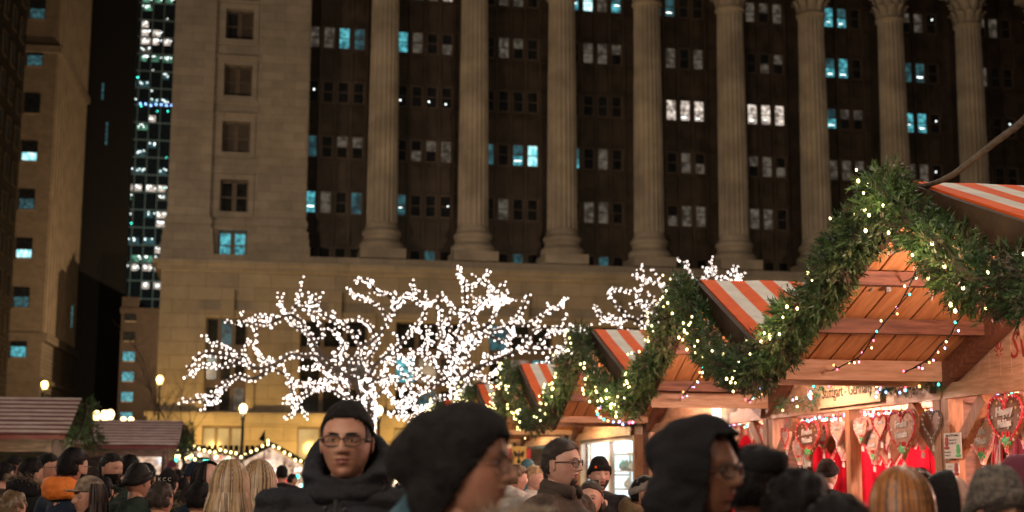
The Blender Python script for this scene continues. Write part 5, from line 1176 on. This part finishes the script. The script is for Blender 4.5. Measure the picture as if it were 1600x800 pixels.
def long_hair(P, mats, n=1300, length=.30, gap=55, wid=.0055, seed=1, part=.0, spread=.115, lift=.006):
    # strands that fall from the crown over the skull and down to the shoulders
    r = random.Random(seed); b = MB(); base = MB()
    for _ in range(n):
        a = R(r.uniform(gap, 360 - gap)); rr = r.uniform(0, .022); dep = r.uniform(.0, .016); L = length*r.uniform(.82, 1.05); m = min(len(mats) - 1, int(abs(noise.noise(Vector((a*6, seed, 0))))*3.2*len(mats))) if r.random() < .35 else r.randrange(len(mats))
        pts = []; N = 15; wob = r.uniform(-.09, .09); r_w = r.uniform(-.025, .025); ph0 = r.uniform(1.25, 1.52)
        for k in range(N):
            t = k/(N-1)
            if t < .45: v = head_pt(a, ph0*(1 - t/.45), 0, lift + dep, False); p = HC + v
            else:
                q = (t - .45)/.55; v = head_pt(a, 0, 0, lift + dep, False); s_ = 1 + (spread/.1 - 1)*ss(0, .5, q) - .10*ss(.6, 1, q)
                p = HC + Vector((v.x*s_, v.y*s_, -L*q)) + Vector((math.cos(a*5)*.010*q + wob*.35*q*q, math.sin(a*7)*.010*q + r_w*q*q, 0))
            a += wob/N; pts.append(p)
        vs = []; w0 = wid*r.uniform(.6, 1.3)
        for k, p in enumerate(pts):
            tg = (pts[min(k+1, N-1)] - pts[max(k-1, 0)]).normalized(); out = Vector((p.x, p.y + .01, .02 if k < 5 else 0)).normalized(); x = tg.cross(out).normalized()*w0*(1 if k < N - 2 else .4); vs += [p - x, p + x]
        b.add(vs, [(2*k, 2*k+1, 2*k+3, 2*k+2) for k in range(N-1)], m)
    o = b.build('hair', mats, P)
    base.tube([HC + Vector((0, .015, .02)), HC + Vector((0, .022, -.08)), HC + Vector((0, .03, -length*.75))], [.080, .082, .075], 18); base.ell(HC + Vector((0, .012, .025)), (.083, .098, .100), 18, 12)
    base.build('hair_base', mats[-1], o, True); return o
def hood_down(P, m, rad=.062, front=-.13, back=-.01, wide=.145, deep=.135, fur=None):
    b = MB()
    for k in range(26):
        a = 2*math.pi*k/26; f = .5 - .5*math.cos(a)       # 0 front .. 1 back
        z = front + (back - front)*f; rr = rad*(.80 + .45*f)
        c = HC + Vector((math.sin(a)*wide*.93, -math.cos(a)*deep*.78 + .03, z)); b.ell(c, (rr*.75, rr*.75, rr*1.25), 10, 8)
    b = blob(b, .011, 8, .010, 14, 3); o = b.build('hood', m, P, True)
    if fur:
        r = random.Random(4); f_ = MB()
        for _ in range(1500):
            a = r.uniform(0, 6.283); f = .5 - .5*math.cos(a); z = front + (back - front)*f + rad*.9; c = HC + Vector((math.sin(a)*wide, -math.cos(a)*deep*.80 + .03, z)) + Vector((r.gauss(0, .018), r.gauss(0, .018), r.gauss(0, .022)))
            d = Vector((math.sin(a) + r.uniform(-.9, .9), -math.cos(a) + r.uniform(-.9, .9), r.uniform(-.3, 1.2))).normalized(); x = d.cross(Vector((r.random(), r.random(), r.random()))).normalized()*.0022
            f_.add([c - x, c + x, c + d*r.uniform(.03, .055)], [(0, 1, 2)])
        f_.build('fur_trim', fur, o)
    return o
def fur_collar(P, m, cz=-.17, rad=.13, n=2200, thick=.05, ln=.05, seed=2, arc=3.1416):
    r = random.Random(seed); f_ = MB()
    for _ in range(n):
        a = r.uniform(-arc, arc); c = HC + Vector((math.sin(a)*rad, -math.cos(a)*rad*.9, cz)) + Vector((r.gauss(0, thick*.5), r.gauss(0, thick*.5), r.gauss(0, thick*.55))); d = Vector((math.sin(a) + r.uniform(-1, 1), -math.cos(a) + r.uniform(-1, 1), r.uniform(-.5, 1))).normalized(); x = d.cross(Vector((r.random(), r.random(), r.random()))).normalized()*.002
        f_.add([c - x, c + x, c + d*r.uniform(.5, 1)*ln], [(0, 1, 2)])
    return f_.build('fur_collar', m, P)
def person(px, py, d, face, label, skin='skin', cloth='cloth_black', kind='coat', detail=0, fem=0, pose='stand', group=None, trousers='jeans', tilt=0):
    # px, py: where the middle of the head sits in the photograph
    C = at(px, py, d); s = C.z/HC.z; T = thing('person', label, 'person', (C.x, C.y, 0), R(face), group, s)
    me = body_mesh(detail, fem, skin, pose); o = bpy.data.objects.new('body', me); col.objects.link(o); o.parent = T
    j = bpy.data.objects.new('jacket', jacket_mesh(kind, cloth, pose)); col.objects.link(j); j.parent = T
    t = bpy.data.objects.new('trousers', trousers_mesh(trousers)); col.objects.link(t); t.parent = T
    for sg in (-1, 1): q = bpy.data.objects.new('shoe', shoe_mesh()); col.objects.link(q); q.parent = T; q.location = (sg*.098, .0, 0)
    return T

# ---- the man with glasses in the black puffer coat
T = person(543, 692, 4.75, -3, 'man with glasses, black skull cap and black puffer coat looking straight at the viewer', 'skin', 'cloth_puffer', 'puffer', 2)
beanie(T, 'knit_black', .012, .078, False, -.045); glasses(T, 'black_metal', .0265, .0165, .0021, rd=3.6); brows(T, 'hair_black', .0060, -.001, .003)
for sg in (-1, 1): shell('sideburn', lambda v: .0 < v.z < .062 and -.052 < v.y < -.008 and sg*v.x > .05, .002, 'hair_black', T, 72, 60)
hood_down(T, 'cloth_puffer', .056, -.165, -.03, .122, .130)
b = MB(); b.box((0, -.20, 1.25), (.010, .012, .40)); b.ell((-.028, -.215, 1.425), (.008, .006, .008), 8, 6); b.ell((.03, -.20, 1.42), (.008, .006, .008), 8, 6); b.build('zip_placket', 'black_metal', T)
# ---- woman in profile with the slouchy beanie
T = person(722, 727, 3.15, 74, 'woman in profile with a slouchy black beanie, glasses and pale fur collar', 'skin', 'cloth_grey', 'coat', 2, 1)
b = MB(); b.ell(HC + Vector((0, .006, .052)), (.090, .110, .088), 20, 14); b.ell(HC + Vector((0, .075, .040)), (.086, .080, .082), 16, 12); b.ell(HC + Vector((0, .120, .015)), (.068, .068, .066), 16, 12); b.ell(HC + Vector((0, .02, -.01)), (.094, .095, .085), 16, 12); b.ell(HC + Vector((0, .065, -.065)), (.080, .070, .075), 16, 12); b.ell(HC + Vector((0, .055, -.12)), (.072, .060, .06), 16, 12)
b = blob(b, .008, 18, .005, 12, 5)
keep = MB(); keep.v = b.v
for f in b.f:
    c = sum((Vector(b.v[i]) for i in f), Vector())/len(f) - HC
    if c.z < .062 and c.y < -.088 + (.062 - c.z)*.74: continue
    keep.f.append(f); keep.m.append(0)
bo = keep.build('beanie', 'knit_black', T, True); so_m = bo.modifiers.new('thickness', 'SOLIDIFY'); so_m.thickness = .007; so_m.offset = 1
glasses(T, 'black_metal', .025, .022, .0018, rd=2.2); brows(T, 'hair_black', .0030); fur_collar(T, 'fur_white', -.150, .150, 3800, .045, .05, arc=.95)
b = MB(); b.tube([HC + Vector((.05, .12, -.06)), HC + Vector((0, .14, -.13)), HC + Vector((-.05, .13, -.18))], [.03, .05, .04], 10); b.build('scarf', 'cloth_teal', T, True)
# ---- man with glasses and goatee
T = person(874, 725, 7.2, 62, 'heavy man with short dark hair, glasses and goatee in a dark brown jacket, in profile', 'skin_pale', 'cloth_brown', 'puffer', 2)
short_hair(T, 'hair_brown', .078); glasses(T, 'black_metal', .026, .017, .0032); brows(T, 'hair_brown', .003)
shell('goatee', lambda v: v.y < -.060 and -.112 < v.z < -.076 and abs(v.x) < .026, lambda v: .0090, 'hair_brown', T, 96, 80, .002, 60)
b = MB(); b.tube([HC + Vector((math.sin(a)*.088, -math.cos(a)*.085, -.125 + .02*math.cos(a)*-1)) for a in [.35 + (6.283 - .7)*k/20 for k in range(21)]], .026, 8, flat=1.4); b.build('collar', 'cloth_brown', T, True)
# ---- man in the black beanie behind him
T = person(936, 742, 11.0, 12, 'man in a black beanie with a red patch, standing before the white showcase', 'skin_pale', 'cloth_black', 'coat', 1)
beanie(T, 'knit_black', .03, .030, True, -.03); brows(T, 'hair_brown', .003); b = MB(); b.ell(HC + Vector((-.055, -.095, .060)), (.012, .006, .010), 8, 6); b.build('patch', 'canvas_orange', T)
shell('beard', lambda v: v.z < -.035 and v.y < .0 and not (abs(v.x) < .024 and -.07 < v.z < -.035), .004, 'hair_brown', T, 48, 40, .002, 50)
# ---- woman below them
T = person(924, 780, 9.0, -14, 'woman with brown hair tied back and a patterned scarf, looking towards the viewer', 'skin_pale', 'cloth_black', 'coat', 1, 1)
short_hair(T, 'hair_brown', .082, .010); b = MB(); b.ell(HC + Vector((.01, .10, .05)), (.05, .05, .05), 12, 8); b.ell(HC + Vector((.075, .05, -.06)), (.03, .045, .06), 12, 8); b.build('bun', 'hair_brown', T, True); brows(T, 'hair_brown', .0026)
b = MB(); b.tube([HC + Vector((math.sin(a)*.10, -math.cos(a)*.10, -.15)) for a in [6.283*k/20 for k in range(21)]], .036, 10); b.build('scarf', 'plaid', T, True)
# ---- bearded man in a grey cap
T = person(1006, 772, 9.0, 72, 'bearded man in a grey cap and khaki hooded jacket, in profile', 'skin', 'cloth_khaki', 'coat', 1)
beanie(T, 'cap_grey', .0, .048, True, -.005); short_hair(T, 'hair_black', .05); hood_down(T, 'cloth_khaki', .052, -.17, -.10, .13, .15)
shell('beard', lambda v: v.z < -.030 and v.y < .012 and not (abs(v.x) < .024 and -.072 < v.z < -.03 and v.y < -.06), .006, 'hair_black', T, 64, 56, .003, 50); glasses(T, 'black_metal')
# ---- hooded person close to the camera
T = person(1088, 738, 3.55, 54, 'person in a dark pulled-up hood close to the viewer, face turned right', 'skin_brown', 'cloth_black', 'coat', 1)
b = MB()
b.ell(HC + Vector((0, -.002, .030)), (.106, .140, .118), 24, 16); b.ell(HC + Vector((0, .085, .050)), (.070, .075, .065), 16, 12); b.ell(HC + Vector((0, .03, -.07)), (.108, .125, .13), 24, 16); b.ell(HC + Vector((0, .03, -.18)), (.145, .135, .09), 20, 14)
b = blob(b, .008, 6, .016, 9, 9); k2 = MB(); k2.v = b.v
for f in b.f:
    c = sum((Vector(b.v[i]) for i in f), Vector())/len(f) - HC
    if c.y < -.078 + .25*max(0, .02 - c.z) and abs(c.x) < .086 and -.17 < c.z < .100: continue
    k2.f.append(f); k2.m.append(0)
ho = k2.build('hood', 'cloth_black', T, True); so_m = ho.modifiers.new('thickness', 'SOLIDIFY'); so_m.thickness = .012
glasses(T)
# ---- dark figures right in front
T = person(1178, 764, 4.0, 120, 'closest dark head with a flat-topped black cap, seen from behind and out of focus', 'skin_brown', 'cloth_black', 'coat', 0)
short_hair(T, 'hair_black', .05); b = MB(); b.lathe([(.086, .045), (.098, .060), (.100, .095), (.090, .112), (.0, .118)], 28, 0, HC + Vector((0, .004, 0))); b.ell(HC + Vector((0, -.12, .058)), (.07, .07, .008), 16, 6); b.build('cap', 'cloth_black', T, True)
T = person(1245, 811, 3.4, 140, 'person with curly black hair between the black cap and the post, out of focus', 'skin_brown', 'cloth_black', 'coat', 0)
short_hair(T, 'hair_black', .03, .016)
T = person(1312, 862, 2.9, 172, 'person with short black hair low at the foot of the middle post', 'skin_brown', 'cloth_black', 'coat', 0); short_hair(T, 'hair_black', .03, .012)
# ---- women at the right
T = person(1411, 800, 4.0, 176, 'woman with long auburn highlighted hair seen from behind under the hearts', 'skin_pale', 'cloth_black', 'coat', 0, 1); long_hair(T, ['hair_auburn', 'hair_auburn', 'hair_blonde_dark', 'hair_auburn', 'hair_auburn_dark'], 4200, .30, 55, .0024, 11, spread=.135)
T = person(1480, 792, 5.0, 74, 'woman with straight black hair, face half turned right', 'skin_pale', 'cloth_black', 'coat', 1, 1); long_hair(T, ['hair_black', 'hair_black', 'hair_black'], 1200, .28, 78, .006, 12, spread=.112); brows(T, 'hair_black', .0026)
T = person(1556, 808, 3.9, 8, 'person in a grey fleece hat at the right edge, only forehead and eyes showing', 'skin', 'cloth_black', 'coat', 2); beanie(T, 'knit_grey', .045, .038, True, -.03); brows(T, 'hair_black', .0036); short_hair(T, 'hair_brown', .03)
b = MB(); b.box(HC + Vector((.062, -.088, .072)), (.020, .006, .016), 0, Matrix.Rotation(.6, 3, 'Z')); b.build('patch', 'curtain_red', T)
T = person(1436, 772, 6.6, 170, 'dark haired person half hidden between the auburn and the black haired women', 'skin', 'cloth_black'); short_hair(T, 'hair_black', .04)
T = person(1595, 770, 5.2, 170, 'person with dark red hat behind the grey fleece hat', 'skin', 'cloth_black'); beanie(T, 'curtain_plum', .03, .03)
# ---- left group
T = person(112, 731, 9.0, 152, 'man with short dark hair, glasses and a bright orange hood, seen from behind', 'skin', 'cloth_navy', 'coat', 1); short_hair(T, 'hair_black', .07, .008); glasses(T); hood_down(T, 'cloth_orange', .050, -.17, -.125, .13, .16)
shell('beard', lambda v: v.z < -.035 and v.y < .0 and not (abs(v.x) < .024 and -.07 < v.z < -.035), .006, 'hair_black', T, 48, 40, .003, 50)
T = person(142, 778, 8.3, -52, 'smiling woman in a plaid flat cap facing left', 'skin', 'cloth_grey', 'coat', 1, 1); long_hair(T, ['hair_brown', 'hair_brown', 'hair_black'], 500, .22, 75, .006, 14, spread=.10); brows(T, 'hair_brown', .0028)
shell('flat_cap', lambda v: v.z > .040, lambda v: .014 + .012*ss(.05, .1, v.z), 'plaid', T, 48, 40); b = MB(); b.ell(HC + Vector((0, -.115, .048)), (.062, .055, .009), 16, 6); b.build('cap_peak', 'plaid', T, True)
T = person(46, 742, 10.5, 150, 'person with a tan fur trimmed hood left of the orange hood', 'skin', 'cloth_black', 'coat', 0); short_hair(T, 'hair_black'); hood_down(T, 'cloth_black', .05, -.16, -.08, .13, .13, 'fur_tan')
T = person(72, 732, 12.0, 84, 'dark haired man with glasses in profile between fur hood and orange hood', 'skin', 'cloth_black', 'coat', 0); short_hair(T, 'hair_black'); glasses(T, lens=False)
T = person(172, 733, 11.5, 62, 'bearded man with dark hair in profile, right of the orange hood', 'skin', 'cloth_green', 'coat', 1); short_hair(T, 'hair_black'); fur_collar(T, 'hair_black', -.15, .12, 700)
shell('beard', lambda v: v.z < -.035 and v.y < .0, .006, 'hair_black', T, 48, 40, .003, 50)
T = person(201, 733, 12.5, 172, 'dark haired person seen from behind just left of the raised hand', 'skin', 'cloth_navy'); short_hair(T, 'hair_black', .03)
T = person(226, 748, 11.0, 178, 'person in a dark green coat holding up a phone in one hand', 'skin', 'cloth_green', 'coat', 1, pose='phone'); short_hair(T, 'hair_black')
C = T.matrix_basis @ Vector((.20, -.50, 1.655)); ph = thing('mobile_phone', 'small dark phone held up in a raised hand', 'phone', C, T.rotation_euler.z); m = MB(); m.box((0, 0, 0), (.075, .009, .15)); m.build('case', 'black_metal', ph); m = MB(); m.box((0, .0065, 0), (.068, .003, .14)); m.build('screen', 'pane_dim_teal', ph)
T = person(16, 800, 7.5, 170, 'person with light brown curly hair in the bottom left corner', 'skin', 'cloth_brown'); short_hair(T, 'hair_blonde_dark', .0, .018)
T = person(250, 782, 8.6, 170, 'person in a brown coat low at the bottom, below the lettered cap', 'skin', 'cloth_brown'); short_hair(T, 'hair_brown', .0, .012)
T = person(358, 762, 6.6, 178, 'blonde woman with long straight hair seen from behind, left one of the two blondes', 'skin_pale', 'cloth_black', 'coat', 0, 1); long_hair(T, ['hair_blonde', 'hair_blonde_pale', 'hair_blonde', 'hair_blonde_dark'], 4200, .27, 55, .0024, 15, spread=.122)
T = person(404, 758, 7.4, -172, 'blonde woman seen from behind, right one of the two blondes', 'skin_pale', 'cloth_black', 'coat', 0, 1); long_hair(T, ['hair_blonde', 'hair_blonde_pale', 'hair_blonde_dark'], 3800, .26, 55, .0024, 16, spread=.120)
T = person(322, 752, 9.2, 60, 'woman with dark loose hair in profile just left of the blonde women', 'skin_pale', 'cloth_navy', 'coat', 0, 1); long_hair(T, ['hair_brown', 'hair_black'], 500, .2, 65, .007, 17, spread=.11)
T = person(806, 748, 12.5, 120, 'blonde woman with a pale hood between the beanie woman and the goatee man', 'skin_pale', 'white_cloth', 'coat', 0, 1); short_hair(T, 'hair_blonde_dark', .06, .012); hood_down(T, 'white_cloth', .04, -.16, -.12, .12, .12)
T = person(833, 747, 14.0, 60, 'short haired blond person in a pale jacket looking right, behind the fur collar', 'skin_pale', 'white_cloth', 'coat', 0, 1); short_hair(T, 'hair_blonde', .06, .010)
T = person(824, 738, 15.5, 170, 'person in a teal hat and coat before the eagle banner', 'skin', 'cloth_teal'); beanie(T, 'cloth_teal', .03, .0)
T = person(1292, 742, 12.0, 140, 'vendor in black standing inside the hut behind the hearts', 'skin_pale', 'cloth_black', 'coat', 0); beanie(T, 'knit_black', .02, .03)
# ---- the crowd in the middle distance
CR = [(243, 752, 14, 'hair_black', 'b', 'black haired head right of the raised hand'), (262, 744, 19, 'hair_brown', 's', 'brown haired head below the red and white stall'), (278, 740, 22, 'hair_black', 's', 'small dark head in front of the round-fronted hut'),
      (262, 762, 11.5, 'knit_black', 'cap', 'person in a dark cap with small pale letters on its back'), (284, 757, 14, 'hair_black', 'f', 'head sunk in a grey fur hood left of the navy beanie'), (302, 747, 15, 'cloth_navy', 'n', 'person in a navy beanie above a tan fur hood'),
      (293, 772, 11, 'hair_brown', 'f', 'person in a green parka with tan fur hood, lowest of the middle crowd'), (330, 741, 20, 'hair_brown', 's', 'brown head above the dark haired profile woman'), (440, 748, 20, 'hair_black', 's', 'small dark head right of the blonde women'),
      (232, 738, 22, 'hair_black', 's', 'far dark head above the black haired one'), (186, 740, 17, 'hair_brown', 's', 'head between the bearded man and the raised hand'), (5, 748, 13, 'hair_black', 's', 'dark head cut by the left edge'),
      (20, 740, 17, 'hair_black', 's', 'far dark head at the left edge before the green lit windows'), (630, 742, 19, 'hair_brown', 's', 'head between puffer coat and slouchy beanie'), (456, 744, 26, 'hair_black', 's', 'very small dark head beside the puffer coat'),
      (312, 737, 27, 'hair_black', 's', 'very small head under the lights of the round-fronted hut'), (290, 736, 30, 'hair_brown', 's', 'tiny far head under the pink lights'), (268, 734, 32, 'hair_black', 's', 'tiny far head left of the pink lights'), (346, 735, 30, 'hair_black', 's', 'tiny far head above the left blonde woman'),
      (640, 738, 25, 'hair_black', 's', 'small far head left of the slouchy beanie'), (160, 762, 10.5, 'hair_black', 's', 'dark head right behind the plaid cap'), (213, 770, 9.6, 'hair_black', 'n', 'person in a black beanie low in front of the raised arm'), (860, 745, 16, 'hair_brown', 's', 'far head hidden by the goatee man'), (310, 790, 8.4, 'hair_black', 's', 'dark head at the bottom left of the blonde women')]
for k, (x, y, d, hm, st, lb) in enumerate(CR):
    T = person(x, y, d, rnd.choice((165, 178, -170, 150, 190, 120)), lb, rnd.choice(('skin', 'skin_tan', 'skin_pale')), rnd.choice(('cloth_black', 'cloth_navy', 'cloth_green', 'cloth_black', 'cloth_brown', 'cloth_grey', 'cloth_khaki')), rnd.choice(('coat', 'coat', 'puffer')), 0, group='people in the crowd on the left')
    T.scale *= rnd.uniform(.95, 1.05)
    if st in 'sfb' and k % 4 == 1: beanie(T, ('knit_grey', 'cloth_navy', 'curtain_plum', 'cap_grey', 'knit_black')[k % 5], .03, .02)
    elif st in 'sfb': short_hair(T, hm, .04, .010)
    if st == 'n': beanie(T, hm, .02, .03)
    if st == 'f': hood_down(T, 'cloth_green', .045, -.15, -.09, .12, .13, 'fur_tan')
    if st == 'cap':
        short_hair(T, 'hair_black'); T.rotation_euler.z = R(178); q = shell('cap', lambda v: v.z > .03, .014, 'knit_black', T, 40, 32); me = text_mesh('K C C', .045, 'paper', 'cap_lettering', q, Matrix.Translation(HC + Vector((0, .121, .045))) @ Matrix.Rotation(math.pi, 4, 'Z') @ Matrix.Rotation(math.pi/2, 4, 'X'), .001)
